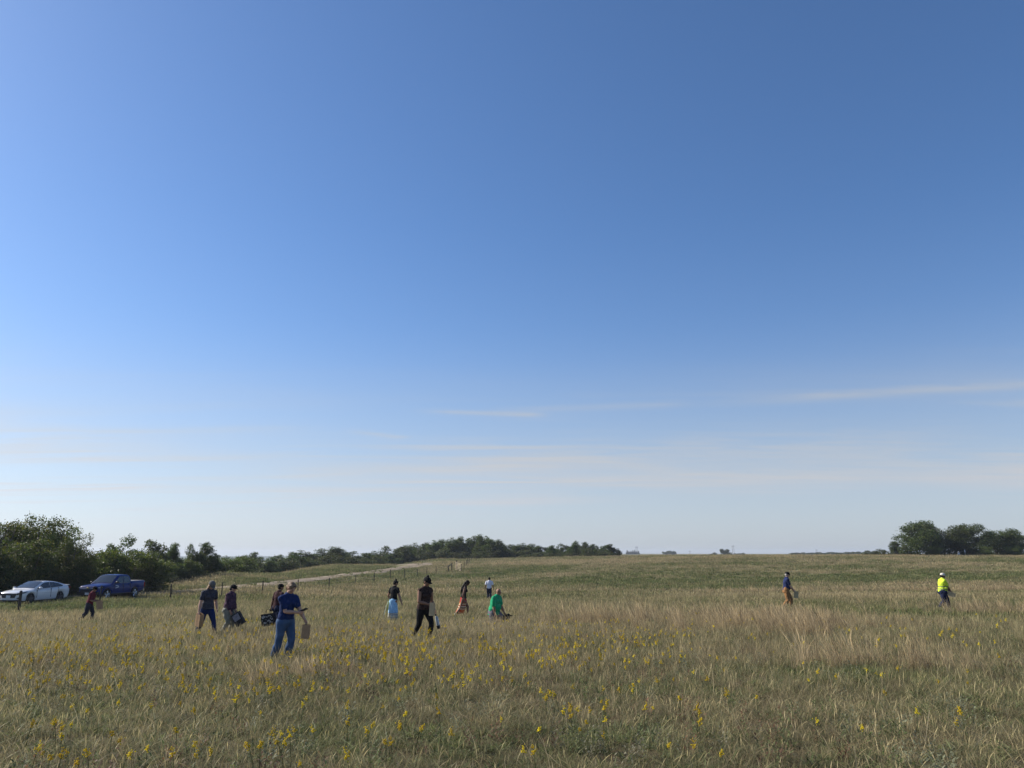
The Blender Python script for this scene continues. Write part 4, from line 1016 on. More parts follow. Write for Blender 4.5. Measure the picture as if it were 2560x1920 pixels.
        if st == 'long':
            b0 = hv(-.3, 0, -.2); mb.tube([b0, spt(.86) - sf * .075 * U, spt(.62) - sf * .088 * U, spt(.36) - sf * .082 * U], [.30 * s, (.34 * s, .2 * s), (.30 * s, .16 * s), (.14 * s, .08 * s)], 12)
            for e in (1, -1): mb.tube([hv(.05, e * .33, .1), hv(.02, e * .36, -.3), hv(-.1, e * .38, -.75)], [.12 * s, .11 * s, .06 * s], 8)
        rem('hair', mb, hm, .008, .006, 30.0, 1)
    if glasses:
        m2 = MB(); pts = [hv(.30 * math.cos(a) * 1.15 - .02, .41 * math.sin(a), .36 - .10 * abs(math.sin(a))) for a in np.linspace(-1.5, 1.5, 11)]; m2.tube(pts, [(.02 * s, .02 * s)] * 2 + [(.035 * s, .05 * s)] * 7 + [(.02 * s, .02 * s)] * 2, 8)
        parts.append(('sunglasses', m2, GLASS, None, 0, 1, 0))
    if cap:
        mb = MB(); cs = cap.get('size', 1.0) * 1.06
        he(mb, (-.05, 0, .24), (.49 * cs, .41 * cs, .36)); he(mb, (-.05, 0, .16), (.50 * cs, .42 * cs, .20))
        parts.append((cap.get('name', 'cap'), mb, cap['mat'], None, 0, 1, 0))
        if cap.get('brim', True):
            m2 = MB(); fr = cap.get('front', 1)
            rows = []; 
            for r in range(5):
                t = r / 4; ln = .40 + .40 * t
                for k in range(9):
                    a = rad(-62 + 15.5 * k); rows.append(hv(fr * (ln * math.cos(a * .95) * 1.0 - .02), .42 * math.sin(a) * (1 - .12 * t), .13 - .10 * t * math.cos(a) - .05 * math.sin(a) ** 2))
            fs = [(r * 9 + k, r * 9 + k + 1, r * 9 + 10 + k, r * 9 + 9 + k) for r in range(4) for k in range(8)]
            up = Rm @ Vector((0, 0, .03 * s)); nn = len(rows)
            m2.add(rows + [q + up for q in rows], fs + [tuple(i + nn for i in f[::-1]) for f in fs])
            parts.append(('brim', m2, cap.get('brim_mat', cap['mat']), None, 0, 1, 0))
        if cap.get('patch'):
            m2 = MB(); he(m2, (.26, 0, .30), (.20, .27, .20)); parts.append(('cap_panel', m2, cap['patch'], None, 0, 1, 0))
    for i in range(2):
        mb = MB(); f = rad(toe[i]); A = legs[i][2]
        def sh(a, z): return A + Vector((math.cos(f) * a * U + math.sin(f) * z * U, 0, -math.sin(f) * a * U + math.cos(f) * z * U))
        mb.tube([sh(-.024, -.016), sh(.03, -.020), sh(.08, -.028), sh(.112, -.031)], [(.030 * U, .027 * U), (.031 * U, .026 * U), (.031 * U, .018 * U), (.024 * U, .012 * U)], 12, side=(0, 1, 0))
        mb.tube([sh(-.006, -.01), sh(-.004, .035)], [.029 * U, .029 * U], 12); rem('shoe', mb, shoes or BLACKP, .012, 0, 1, 2)
    # ---- placement: feet on the terrain, head where the photograph has it
    sx, sz = ray(px, top); x = sx * d; z = tz(x, d); want = CAM_Z + sz * d - z
    extra = {'bun': .34 * s}.get(hair['style'] if hair else '', 0) + (.12 * s if cap else 0)
    k = want / (top_z + extra); k2 = min(max(k, .8), 1.25)
    print('PERSON %-10s d=%.1f implied height %.2f scale %.2f' % (key, d, H * k, k))
    phr = rad(phi); loc = Vector((x, d, z)); Rz = Matrix.Rotation(phr, 3, 'Z')
    TEMP.append(dict(key=key, label=label, parts=parts, loc=loc, rz=phr, k=k2))
    HELD[key] = dict(hands=[(loc + Rz @ (h * k2), Rz @ hd, Rz @ inn) for h, hd, inn in hands], loc=loc, Rz=Rz, k=k2, H=H, local=lambda f, l, u: loc + Rz @ (Vector((f, l, u)) * (H * k2)))
def bake_people():
    jobs = []
    for T in TEMP:
        for p in T['parts']:
            nm, mb, mat, v, fold, ff, sm = p; me = mb.mesh(nm); b = bmesh.new(); b.from_mesh(me); bmesh.ops.recalc_face_normals(b, faces=b.faces[:]); b.to_mesh(me); b.free()
            if v is None: jobs.append((T, p, me, None)); continue
            o = bpy.data.objects.new('tmp', me); COL.objects.link(o); r = o.modifiers.new('r', 'REMESH'); r.mode = 'VOXEL'; r.voxel_size = v; r.adaptivity = 0
            if sm: q = o.modifiers.new('s', 'SMOOTH'); q.factor = .5; q.iterations = sm
            q = o.modifiers.new('d', 'DECIMATE'); q.ratio = .45 if nm != 'person' else .6
            jobs.append((T, p, None, o))
    bpy.context.view_layer.update(); dg = bpy.context.evaluated_depsgraph_get()
    root = {}
    for T, (nm, mb, mat, v, fold, ff, sm), me, o in jobs:
        if o is not None:
            me = bpy.data.meshes.new_from_object(o.evaluated_get(dg), depsgraph=dg)
            if fold:
                n = len(me.vertices); co = np.empty(n * 3, np.float32); nr = np.empty(n * 3, np.float32); me.vertices.foreach_get('co', co); me.vertex_normals.foreach_get('vector', nr)
                co = co.reshape(-1, 3); nr = nr.reshape(-1, 3); ph = T['loc'].x
                a = vnoise(co[:, 0] * ff + ph, co[:, 1] * ff, co[:, 2] * ff * 1.7) - .5; c = vnoise(co[:, 0] * ff * 2.3, co[:, 1] * ff * 2.3 + ph, co[:, 2] * ff * 2.9) - .5
                co = co + nr * ((a * 2 * fold + c * fold)[:, None]); me.vertices.foreach_set('co', co.astype(np.float32).ravel())
            me.update()
        if nm == 'person':
            ob = link('person', me, mat, None, True); ob.location = T['loc']; ob.rotation_euler = (0, 0, T['rz']); ob.scale = (T['k'],) * 3
            tag(ob, T['label'], 'person'); root[T['key']] = ob
        else: link(nm, me, mat, root[T['key']], True)
    for *_, o in jobs:
        if o is not None: m = o.data; bpy.data.objects.remove(o); bpy.data.meshes.remove(m)
    print('people verts', sum(len(ob.data.vertices) for ob in root.values()))

DENIM = cloth('blue_denim', (.055, .10, .19), var=.3, scale=6)
NAVY = cloth('navy_cloth', (.014, .020, .050)); BLACK = cloth('black_cloth', (.012, .012, .014)); DKBLUE = cloth('dark_blue_leggings', (.012, .024, .085))
POLO = cloth('blue_polo', (.011, .026, .092)); MAROON = cloth('maroon_cloth', (.115, .016, .026)); DKMAR = cloth('dark_maroon_cloth', (.040, .014, .018)); GREENT = cloth('green_tee', (.020, .30, .135))
KHAKI = cloth('khaki_grey', (.235, .235, .19)); BROWN = cloth('brown_duck', (.26, .135, .055)); WHITEC = cloth('white_cloth', (.68, .68, .74), var=.06); HIVIS = ramp_cloth('hi_vis_shirt', [(0, (.58, .75, .05)), (.12, (.15, .18, .10)), (.21, (.58, .75, .05)), (.34, (.15, .18, .10)), (.43, (.58, .75, .05)), (.62, (.58, .75, .05))], .9, 1.42)
CAPK = cloth('black_cap', (.010, .010, .011)); CAPG = cloth('grey_cap', (.13, .125, .115)); CAPW = cloth('white_cap', (.62, .58, .53), var=.08); SLATE = cloth('slate_trousers', (.028, .032, .046)); GREYS = cloth('grey_shorts', (.14, .14, .16))
SHOEW = cloth('pale_shoe', (.5, .48, .44)); SHOEB = cloth('brown_boot', (.07, .05, .035))
STRIPES = ramp_cloth('striped_tee', [(0, (.014, .016, .030)), (.84, (.27, .27, .30)), (.99, (.014, .016, .030))], 0, 2.0, stripe=56, noise=.008)
PLAID = cloth('plum_plaid', (.036, .026, .056), var=.5, scale=14, hue=(.07, .036, .058))
VEST = cloth('dark_print_top', (.014, .012, .012), var=.7, scale=24, hue=(.045, .026, .022))
BSKIRT = ramp_cloth('blue_ribbon_skirt', [(0, (.52, .50, .42)), (.08, (.20, .22, .27)), (.11, (.55, .54, .46)), (.19, (.18, .21, .28)), (.22, (.55, .54, .46)), (.275, (.05, .08, .20)), (.295, (.33, .56, .78)), (1, (.36, .60, .82))], .13, 1.0)
RSKIRT = ramp_cloth('red_ribbon_skirt', [(0, (.62, .09, .02)), (.22, (.62, .38, .20)), (.29, (.16, .02, .02)), (.34, (.66, .50, .32)), (.41, (.30, .03, .02)), (.46, (.62, .42, .24)), (.54, (.60, .16, .05)), (.62, (.48, .025, .025)), (1, (.40, .022, .028))], .18, .98)

person('maroon', 'person in maroon shirt and cap walking past the pickup front with a paper bag', 229, 1466, 34.0, 8, 1.58, SKIN_M, lean=10, feet=((.06, .05, .045), (-.20, -.05, .09)), toe=(0, 40), wrists=((.19, .09, .60), (.20, -.08, .585)), head=(24, 0),
       shirt=dict(mat=MAROON, sleeve=.75, hem=-.12, grow=.014, flare=.012), pants=dict(mat=SLATE, grow=.016), hair=dict(mat=HAIR_B, style='short'), cap=dict(mat=CAPK, front=1), shoes=SHOEW, curl=(.9, .9), bulk=1.02, vox=.011)
person('striped', 'person in striped tee and grey cap taking a wide stride, paper bag in hand', 524, 1453, 23.4, -42, 1.68, SKIN_L, lean=8, hip=.49, feet=((.20, .075, .045), (-.20, -.07, .06)), toe=(0, 18), wrists=((.04, .16, .47), (.06, -.185, .445)), arm_pole=((-1, .4, 0), (-1, -.3, 0)), head=(36, 0), fem=True, bulk=1.12,
       shirt=dict(mat=STRIPES, sleeve=.62, hem=-.04, grow=.011), pants=dict(mat=DKBLUE, grow=.004, fold=.005), hair=dict(mat=HAIR_F, style='long'), cap=dict(mat=CAPG, size=1.04), shoes=SHOEB, curl=(.4, 1.15))
person('plaid', 'person in plum plaid shirt and black cap carrying a dark tote in front', 575, 1461, 24.4, -6, 1.62, SKIN_L, lean=9, hip=.50, feet=((.02, .06, .045), (-.07, -.06, .045)), wrists=((.13, .07, .46), (.10, -.10, .455)), arm_pole=((-1, .3, 0), (-1, -.3, 0)), head=(14, 0), bulk=1.15, belly=.008,
       shirt=dict(mat=PLAID, sleeve=1.55, hem=-.16, grow=.016, flare=.010, collar=True), pants=dict(mat=KHAKI, grow=.018, fold=.016), hair=dict(mat=HAIR_B, style='bob'), cap=dict(mat=CAPK), shoes=SHOEB, curl=(.9, 1.1))
person('behind', 'person in dark maroon tee half hidden behind the person in blue', 696, 1459, 25.5, 52, 1.66, SKIN_D, lean=7, feet=((.05, .06, .045), (-.06, -.06, .045)), wrists=((.02, .235, .475), (.08, -.14, .48)), arm_pole=((-1, .2, 0), (-1, -.3, 0)), head=(10, -20), bulk=1.0,
       shirt=dict(mat=DKMAR, sleeve=.62, hem=-.10, grow=.012), pants=dict(mat=NAVY, grow=.012), hair=dict(mat=HAIR_B, style='short'), cap=dict(mat=CAPK, brim=False, name='beanie'), shoes=BLACKP, curl=(1.15, .4))
person('bluepolo', 'person in blue polo and jeans, nearest of all, looking at a phone', 720, 1458, 16.6, -38, 1.66, SKIN_L, lean=6, hip=.515, pelvis_f=.0, feet=((-.03, .065, .045), (-.145, -.05, .05)), toe=(0, 8), wrists=((.20, .15, .515), (.205, .02, .615)), arm_pole=((-1, .25, -.3), (-.8, -.75, -.4)), head=(30, 4), fem=True, bulk=1.12,
       shirt=dict(mat=POLO, sleeve=.66, hem=.04, grow=.010, collar=True), pants=dict(mat=DENIM, grow=.008, rise=.20, flare=.012, fold=.008), hair=dict(mat=pmat('dark_blond_hair', (.20, .13, .075), .6, .4, 40, bump=.4, spec=.3), style='pony'), glasses=True, shoes=SHOEW, curl=(.9, .75), vox=.0085)
person('blueskirt', 'person in black top and long light blue skirt seen from behind', 985, 1447, 31.0, 62, 1.64, SKIN_M, lean=6, feet=((.05, .05, .045), (-.05, -.05, .045)), wrists=((.12, .14, .53), (.03, -.225, .485)), arm_pole=((-1, .6, 0), (-1, -.2, 0)), head=(16, -38), fem=True, bulk=1.05,
       shirt=dict(mat=BLACK, sleeve=.45, hem=.06, grow=.008), skirt=dict(mat=BSKIRT, hem=.06, flare=.125, ribbons=[((-.08, .10, .50, -.20, .14, .10), pmat('white_ribbon', (.65, .62, .55), .8, .1)), ((-.10, .05, .54, -.17, .055, .17), pmat('yellow_ribbon', (.60, .60, .14), .8, .1)), ((-.05, .11, .46, -.10, .16, .37), pmat('cream_ribbon', (.62, .60, .40), .8, .1))]),
       hair=dict(mat=HAIR_B, style='bun'), shoes=BLACKP, vox=.010)
person('vest', 'person in dark sleeveless top and black trousers striding with a paper bag', 1062, 1435, 21.6, -48, 1.72, SKIN_M, lean=5, hip=.505, feet=((.06, .075, .045), (-.22, -.03, .085)), toe=(0, 32), wrists=((.035, .185, .47), (.165, -.045, .575)), arm_pole=((-1, .25, 0), (-.8, -.8, -.3)), head=(22, 10), fem=True, bulk=1.16,
       shirt=dict(mat=VEST, tank=True, hem=-.05, grow=.011, neck=.95), pants=dict(mat=BLACK, grow=.005, fold=.006), hair=dict(mat=HAIR_B, style='bun'), cap=dict(mat=CAPK, name='visor', size=.98), shoes=BLACKP, curl=(1.1, .8))
person('redskirt', 'person with long dark hair in red ribbon skirt stepping with bowed head', 1159, 1453, 34.0, 4, 1.62, SKIN_D, lean=9, hip=.505, feet=((.10, .04, .045), (-.22, -.04, .075)), toe=(0, 35), wrists=((.05, .11, .47), (.03, -.12, .46)), head=(42, 0), fem=True, bulk=.98,
       shirt=dict(mat=BLACK, tank=True, hem=.02, grow=.008, neck=.9), skirt=dict(mat=RSKIRT, hem=.13, flare=.090, depth=.110, sway=(-.09, 0)), hair=dict(mat=HAIR_B, style='long'), shoes=SHOEW, vox=.010)
person('white', 'person in white shirt walking away toward the grove, farthest out', 1223, 1443, 61.0, 84, 1.78, SKIN_D, lean=3, feet=((.08, .055, .045), (-.08, -.055, .05)), wrists=((.02, .185, .49), (.03, -.19, .49)), head=(4, 0), bulk=1.05,
       shirt=dict(mat=WHITEC, sleeve=.6, hem=-.02, grow=.014, flare=.008), pants=dict(mat=NAVY, grow=.012), hair=dict(mat=HAIR_B, style='short'), shoes=BLACKP, vox=.013)
person('green', 'stout person in green tee crouching low in the tall grass', 1235, 1472, 28.5, -24, 1.76, SKIN_M, lean=14, hip=.29, feet=((-.06, .09, .05), (-.20, -.08, .05)), toe=(50, 60), wrists=((.19, .12, .25), (.10, -.15, .20)), arm_pole=((-1, .3, 0), (-1, -.4, 0)), head=(12, -8), bulk=1.36, belly=.02,
       shirt=dict(mat=GREENT, sleeve=.72, hem=-.24, grow=.018, flare=.014), pants=dict(mat=GREYS, grow=.016, len=1.05), hair=None, shoes=BLACKP, curl=(1.0, .5), vox=.010)
person('navytee', 'person in navy tee, black cap and brown work trousers', 1962, 1429, 36.5, -4, 1.78, SKIN_L, lean=6, hip=.505, feet=((.12, .06, .045), (-.13, -.06, .06)), toe=(0, 20), wrists=((.20, .06, .50), (.185, -.07, .50)), arm_pole=((-1, .2, 0), (-1, -.25, 0)), head=(14, 0), bulk=1.10, belly=.008,
       shirt=dict(mat=cloth('navy_tee', (.016, .026, .085)), sleeve=.66, hem=-.02, grow=.011), pants=dict(mat=BROWN, grow=.017, fold=.016), hair=dict(mat=cloth('grey_hair', (.35, .33, .31)), style='short'), cap=dict(mat=CAPK), shoes=SHOEB, curl=(.9, 1.1), vox=.010)
person('hivis', 'stout person in yellow high visibility shirt and pale cap', 2351, 1432, 38.0, -6, 1.76, SKIN_D, lean=5, hip=.50, feet=((.14, .06, .045), (-.16, -.06, .06)), toe=(0, 20), wrists=((.20, .06, .495), (.20, -.08, .475)), arm_pole=((-1, .2, 0), (-1, -.3, 0)), head=(10, 0), bulk=1.38, belly=.018,
       shirt=dict(mat=HIVIS, sleeve=.8, hem=-.06, grow=.014, collar=True), pants=dict(mat=NAVY, grow=.018, fold=.016), hair=dict(mat=HAIR_B, style='short'), cap=dict(mat=CAPW, patch=CAPK), shoes=BLACKP, curl=(.9, 1.1), vox=.010)
bake_people()

# ---- carried things (each held, so each a thing of its own)
KRAFT = pmat('kraft_paper', (.42, .27, .15), .85, .12, 10, bump=.25, bscale=25, transl=.15); MANILA = pmat('manila_paper', (.55, .43, .25), .85, .08, 10, transl=.15)
def bag(name, label, cat, top, yaw, size, mat, tilt=(0, 0), taper=.92, handle=False, groups=None):
    """open-topped bag hanging below 'top' (world): thin walls, creased sides"""
    w, dp, h = size; t = empty(name, top, yaw); t.rotation_euler = (tilt[0], tilt[1], yaw); tag(t, label, cat, groups)
    nz = 8; ring = [(-.5, -.5), (-.17, -.52), (.17, -.49), (.5, -.5), (.44, 0), (.5, .5), (.17, .51), (-.17, .49), (-.5, .5), (-.44, 0)]; vs = []; k = len(ring)
    for shell in (1.0, .94):
        for i in range(nz):
            z = -h * (1 - i / (nz - 1)); q = 1 + (taper - 1) * i / (nz - 1)
            for j, (a, b) in enumerate(ring):
                e = .02 * math.sin(i * 1.7 + j * 2.1); vs.append((a * w * shell * (1 + e), b * dp * shell * q * (1 + e), z + (.004 if shell < 1 and i == 0 else 0)))
    fs = []; m = nz * k
    for i in range(nz - 1):
        for j in range(k):
            j2 = (j + 1) % k; fs.append((i * k + j, i * k + j2, (i + 1) * k + j2, (i + 1) * k + j)); fs.append((m + i * k + j2, m + i * k + j, m + (i + 1) * k + j, m + (i + 1) * k + j2))
    for j in range(k): j2 = (j + 1) % k; fs.append(((nz - 1) * k + j, (nz - 1) * k + j2, m + (nz - 1) * k + j2, m + (nz - 1) * k + j))
    fs.append(tuple(range(k - 1, -1, -1))); fs.append(tuple(m + j for j in range(k)))
    MB().add(vs, fs).build('bag_body', mat, t)
    if handle:
        for s in (-1, 1):
            MB().tube([(-w * .22, s * dp * .4, -.04), (-w * .16, s * dp * .2, .10), (0, 0, .15), (w * .16, s * dp * .2, .10), (w * .22, s * dp * .4, -.04)], [(.015, .004)] * 5, 6).build('handle', mat, t)
    return t
def grip(key, i): return HELD[key]['hands'][i][0]
bag('paper_bag', 'brown paper bag held by the person in maroon', 'bag', grip('maroon', 1) + Vector((.06, -.03, .05)), rad(8), (.22, .12, .36), KRAFT, (0, rad(-6)))
bag('paper_bag', 'brown paper bag dangling from the hand of the person in stripes', 'bag', grip('striped', 1) + Vector((.05, -.03, .03)), rad(-35), (.21, .14, .36), KRAFT, (rad(8), rad(16)))
TOTE = pmat('dark_tote_cloth', (.018, .018, .020), .7, .4, 10); TOTEG = pmat('grey_tote_print', (.22, .22, .25), .7, .3, 20)
def tote(label, key, i, yaw, tilt, size, off, dense):
    t = bag('tote_bag', label, 'bag', grip(key, i) + Vector(off), yaw, size, TOTE, tilt, taper=.9, handle=True); w, dp, h = size; rr = random.Random(5)
    if dense:                                                  # block print of pale shapes on the front panel
        for k in range(26):                                      # uneven patchwork of pale marks, denser toward the top
            cx, cz = rr.uniform(-.40, .40) * w, -h * (.14 + .62 * rr.random() ** 1.25); ww, hh = w * rr.uniform(.05, .17), h * rr.uniform(.03, .13)
            for sd in (-1, 1): MB().box((cx, sd * (dp * .52 + .003 + .0004 * k), cz), (ww, .003, hh)).build('print', pmat('pale_print', (.36, .35, .33), .8, .35, 30), t)
    else:
        for sd in (-1, 1): MB().box((0, sd * (dp * .52 + .004), -h * .34), (w * .8, .004, h * .5)).build('print', TOTEG, t)
    return t
tote('black tote with pale block print held out beside the person in blue', 'behind', 0, rad(-8), (0, rad(-8)), (.44, .18, .38), (-.06, -.06, -.08), True)
tote('dark tote with grey panel swinging in front of the grey trousers', 'plaid', 1, rad(-8), (rad(4), rad(-33)), (.27, .14, .38), (.12, -.02, .02), False)
bag('paper_bag', 'brown paper bag dangling from the outstretched hand of the person in blue', 'bag', grip('bluepolo', 0) + Vector((.02, -.03, -.02)), rad(4), (.155, .10, .275), KRAFT, (0, rad(3)))
bag('paper_bag', 'brown paper bag against the black trousers of the striding person', 'bag', grip('vest', 1) + Vector((.035, -.06, .05)), rad(-20), (.13, .09, .33), MANILA, (0, rad(2)))
def phone():
    h = grip('bluepolo', 1); t = empty('phone', h + Vector((.045, -.02, .055)), rad(-10)); t.rotation_euler = (rad(-20), rad(-22), rad(-10)); tag(t, 'black phone in the raised hand of the person in blue', 'phone')
    MB().box((0, 0, 0), (.155, .078, .010)).build('case', BLACKP, t); MB().box((0, 0, .0065), (.145, .070, .002)).build('screen', GLASS, t)
phone()
def bottle():
    h = grip('vest', 0); t = empty('water_bottle', h + Vector((.02, -.02, -.02)), 0); t.rotation_euler = (0, rad(-14), 0); tag(t, 'clear plastic bottle with black base hanging from the striding person', 'bottle')
    MB().tube([(0, 0, -.05), (0, 0, -.09), (0, 0, -.30)], [.02, .045, .048], 14).build('bottle_body', pmat('cloudy_plastic', (.42, .45, .46), .2, .15, 12, spec=.6), t, smooth=True)
    MB().tube([(0, 0, -.305), (0, 0, -.36)], [.049, .046], 14).build('base', BLACKP, t, smooth=True); MB().tube([(0, 0, -.045), (0, 0, .0)], [.02, .02], 10).build('cap', BLACKP, t)
bottle()
def papers(label, key, i, off, size, yaw, tilt, mat):
    h = grip(key, i) + Vector(off); t = empty('envelope', h, yaw); t.rotation_euler = (tilt[0], tilt[1], yaw); tag(t, label, 'envelope'); w, dp, hh = size
    MB().box((0, 0, 0), (w, dp, hh)).build('pocket', mat, t); MB().poly([(-w * .5, -dp * .5 - .004, hh * .5), (w * .5, -dp * .5 - .004, hh * .5), (w * .30, -dp * .5 - .006, hh * .22), (-w * .30, -dp * .5 - .006, hh * .22)], (0, -.003, 0)).build('flap', mat, t, fix=True)
papers('brown envelope held by the person in brown work trousers', 'navytee', 1, (.03, -.04, -.12), (.19, .05, .30), rad(-6), (0, rad(7)), pmat('shaded_kraft', (.38, .31, .18), .85, .1, 10))
papers('manila envelope held low by the person in yellow', 'hivis', 1, (-.07, -.06, -.05), (.36, .03, .20), rad(-6), (0, rad(19)), MANILA)
def black_bag():
    h = HELD['green']['hands'][0][0]; t = empty('camera_bag', h + Vector((.05, -.05, -.02)), 0); tag(t, 'small black bag with a spout held by the crouching person in green', 'bag')
    b = MB(); b.ell((0, 0, -.06), (.13, .10, .11)); b.ell((.07, 0, .0), (.07, .07, .07)); b.build('pouch', BLACK, t, smooth=True)
    MB().tube([(.12, 0, .01), (.19, 0, .0), (.235, 0, -.012)], [.03, .018, .008], 8).build('strap_end', BLACK, t)
black_bag()
# ================================================================== MEADOW GRASS AND FLOWERS
def grass_material():
    m, nt, out = _nodes('meadow_grass'); N, L = nt.nodes, nt.links
    a = N.new('ShaderNodeAttribute'); a.attribute_name = 'tone'
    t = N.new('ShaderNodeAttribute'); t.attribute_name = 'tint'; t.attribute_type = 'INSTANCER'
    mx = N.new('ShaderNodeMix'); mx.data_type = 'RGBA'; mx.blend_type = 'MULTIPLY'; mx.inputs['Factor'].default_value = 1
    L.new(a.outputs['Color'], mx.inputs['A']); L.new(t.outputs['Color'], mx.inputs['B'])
    d = N.new('ShaderNodeBsdfPrincipled'); d.inputs['Roughness'].default_value = .6; d.inputs['Specular IOR Level'].default_value = .25
    tr = N.new('ShaderNodeBsdfTranslucent'); ms = N.new('ShaderNodeMixShader'); ms.inputs[0].default_value = .38
    L.new(mx.outputs['Result'], d.inputs['Base Color']); L.new(mx.outputs['Result'], tr.inputs['Color'])
    L.new(d.outputs[0], ms.inputs[1]); L.new(tr.outputs[0], ms.inputs[2]); L.new(ms.outputs[0], out.inputs[0]); return m
GRASS = grass_material()
def tuft_mesh(name, seed, n, hgt, spread, wid, dry, seedheads=0, lean=.22, broad=False):
    """one tuft of curved tapering blades; tone carries each blade's own colour"""
    r = np.random.default_rng(seed); V = []; F = []; C = []
    for i in range(n):
        a = r.uniform(0, 6.28); q = math.sqrt(r.random()) * spread; x, y = math.cos(a) * q, math.sin(a) * q
        h = hgt * r.uniform(.45, 1.15); w = wid * r.uniform(.6, 1.3); head = i < seedheads
        if head: h = hgt * r.uniform(1.15, 1.65); w *= .55
        ld = r.uniform(0, 6.28); lm = h * abs(r.normal(0, lean * (.45 if head else 1))) + .02; lx, ly = math.cos(ld) * lm - .07 * h, math.sin(ld) * lm
        fa = r.uniform(0, 3.14); wx, wy = math.cos(fa) * w / 2, math.sin(fa) * w / 2
        tone = r.uniform(.5, 1.45); isd = r.random() < dry
        c = np.array((1.25, 1.12, 1.0)) * tone if isd else np.array((.86, .96, .74)) * tone
        if head: c = np.array((1.5, 1.34, 1.12)) * tone
        k = len(V); segs = 3 if not head else 4
        for s in range(segs):
            t = s / segs; tt = t ** 1.0; bx, by, bz = x + lx * tt ** 2, y + ly * tt ** 2, h * (tt - .18 * (lm / h) * tt ** 2)
            ww = (1 - .55 * t) if not broad else (.35 + 1.3 * math.sin(math.pi * min(t + .15, 1)))
            if head: ww = 1.0 if s < segs - 1 else 2.9
            V += [(x + (bx - x) - wx * ww, by - wy * ww, bz), (bx + wx * ww, by + wy * ww, bz)]; C += [c * (.72 + .38 * t)] * 2  # blades painted darker toward the root, occlusion put into the tone
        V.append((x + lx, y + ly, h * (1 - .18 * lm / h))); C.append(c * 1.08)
        for s in range(segs - 1):
            F.append((k + 2 * s, k + 2 * s + 1, k + 2 * s + 3)); F.append((k + 2 * s, k + 2 * s + 3, k + 2 * s + 2))
        F.append((k + 2 * segs - 2, k + 2 * segs - 1, k + 2 * segs))
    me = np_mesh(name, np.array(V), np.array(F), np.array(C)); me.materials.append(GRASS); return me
def scatter(name, meshes, pts, rots, scales, idx, tint, label, cat):
    """ONE object: tufts instanced on ground points"""
    coll = bpy.data.collections.new(name + '_kinds')
    for i, me in enumerate(meshes): coll.objects.link(bpy.data.objects.new('%s_%02d' % (name, i), me))
    pm = bpy.data.meshes.new(name); n = len(pts); pm.vertices.add(n); pm.vertices.foreach_set('co', pts.astype(np.float32).ravel())
    for nm, ty, key, arr in (('rot', 'FLOAT_VECTOR', 'vector', rots), ('scl', 'FLOAT_VECTOR', 'vector', scales), ('tint', 'FLOAT_COLOR', 'color', np.column_stack([tint, np.ones(n)]))):
        pm.attributes.new(nm, ty, 'POINT').data.foreach_set(key, arr.astype(np.float32).ravel())
    pm.attributes.new('pick', 'INT', 'POINT').data.foreach_set('value', idx.astype(np.int32))
    o = link(name, pm); tag(o, label, cat, kind='stuff'); pm.materials.append(GRASS)
    g = bpy.data.node_groups.new(name, 'GeometryNodeTree'); g.interface.new_socket('Geometry', in_out='INPUT', socket_type='NodeSocketGeometry'); g.interface.new_socket('Geometry', in_out='OUTPUT', socket_type='NodeSocketGeometry')
    N, L = g.nodes, g.links; gi = N.new('NodeGroupInput'); go = N.new('NodeGroupOutput'); ip = N.new('GeometryNodeInstanceOnPoints'); ci = N.new('GeometryNodeCollectionInfo')
    ci.inputs['Collection'].default_value = coll; ci.inputs['Separate Children'].default_value = True; ci.inputs['Reset Children'].default_value = True
    def attr(nm, ty): a = N.new('GeometryNodeInputNamedAttribute'); a.data_type = ty; a.inputs['Name'].default_value = nm; return a.outputs['Attribute']
    L.new(gi.outputs[0], ip.inputs['Points']); L.new(ci.outputs[0], ip.inputs['Instance']); ip.inputs['Pick Instance'].default_value = True
    L.new(attr('pick', 'INT'), ip.inputs['Instance Index']); e2r = N.new('FunctionNodeEulerToRotation'); L.new(attr('rot', 'FLOAT_VECTOR'), e2r.inputs[0]); L.new(e2r.outputs[0], ip.inputs['Rotation'])
    L.new(attr('scl', 'FLOAT_VECTOR'), ip.inputs['Scale']); L.new(ip.outputs[0], go.inputs[0])
    md = o.modifiers.new('scatter', 'NODES'); md.node_group = g; return o
def ring_points(d0, d1, per, rmax=.80):
    """random ground points over the field of view, uniform per square metre"""
    area = rmax * (d1 * d1 - d0 * d0); n = int(area * per)
    d = np.sqrt(RNG.uniform(d0 * d0, d1 * d1, n)); x = RNG.uniform(-rmax, rmax, n) * d; return x, d
def keep_clear(x, y, r_road=.2):
    rd = road_dist(x, y); k = rd > road_half(y) + RNG.uniform(-.55, .3, len(x)) + 3.0 * sstep(155, 172, y) * (x > -36) * (x < -19)
    k |= (rd < .32) & (RNG.random(len(x)) < .5) & (y > 66)          # grassy crown between the wheel tracks
    for cx, cy in PARKED:
        dx, dy = x - cx, y - cy; u = dx * FWD[0] + dy * FWD[1]; v = dx * FWD[1] - dy * FWD[0]
        k &= ~((np.abs(u) < 2.6) & (np.abs(v) < 1.15))
    return k
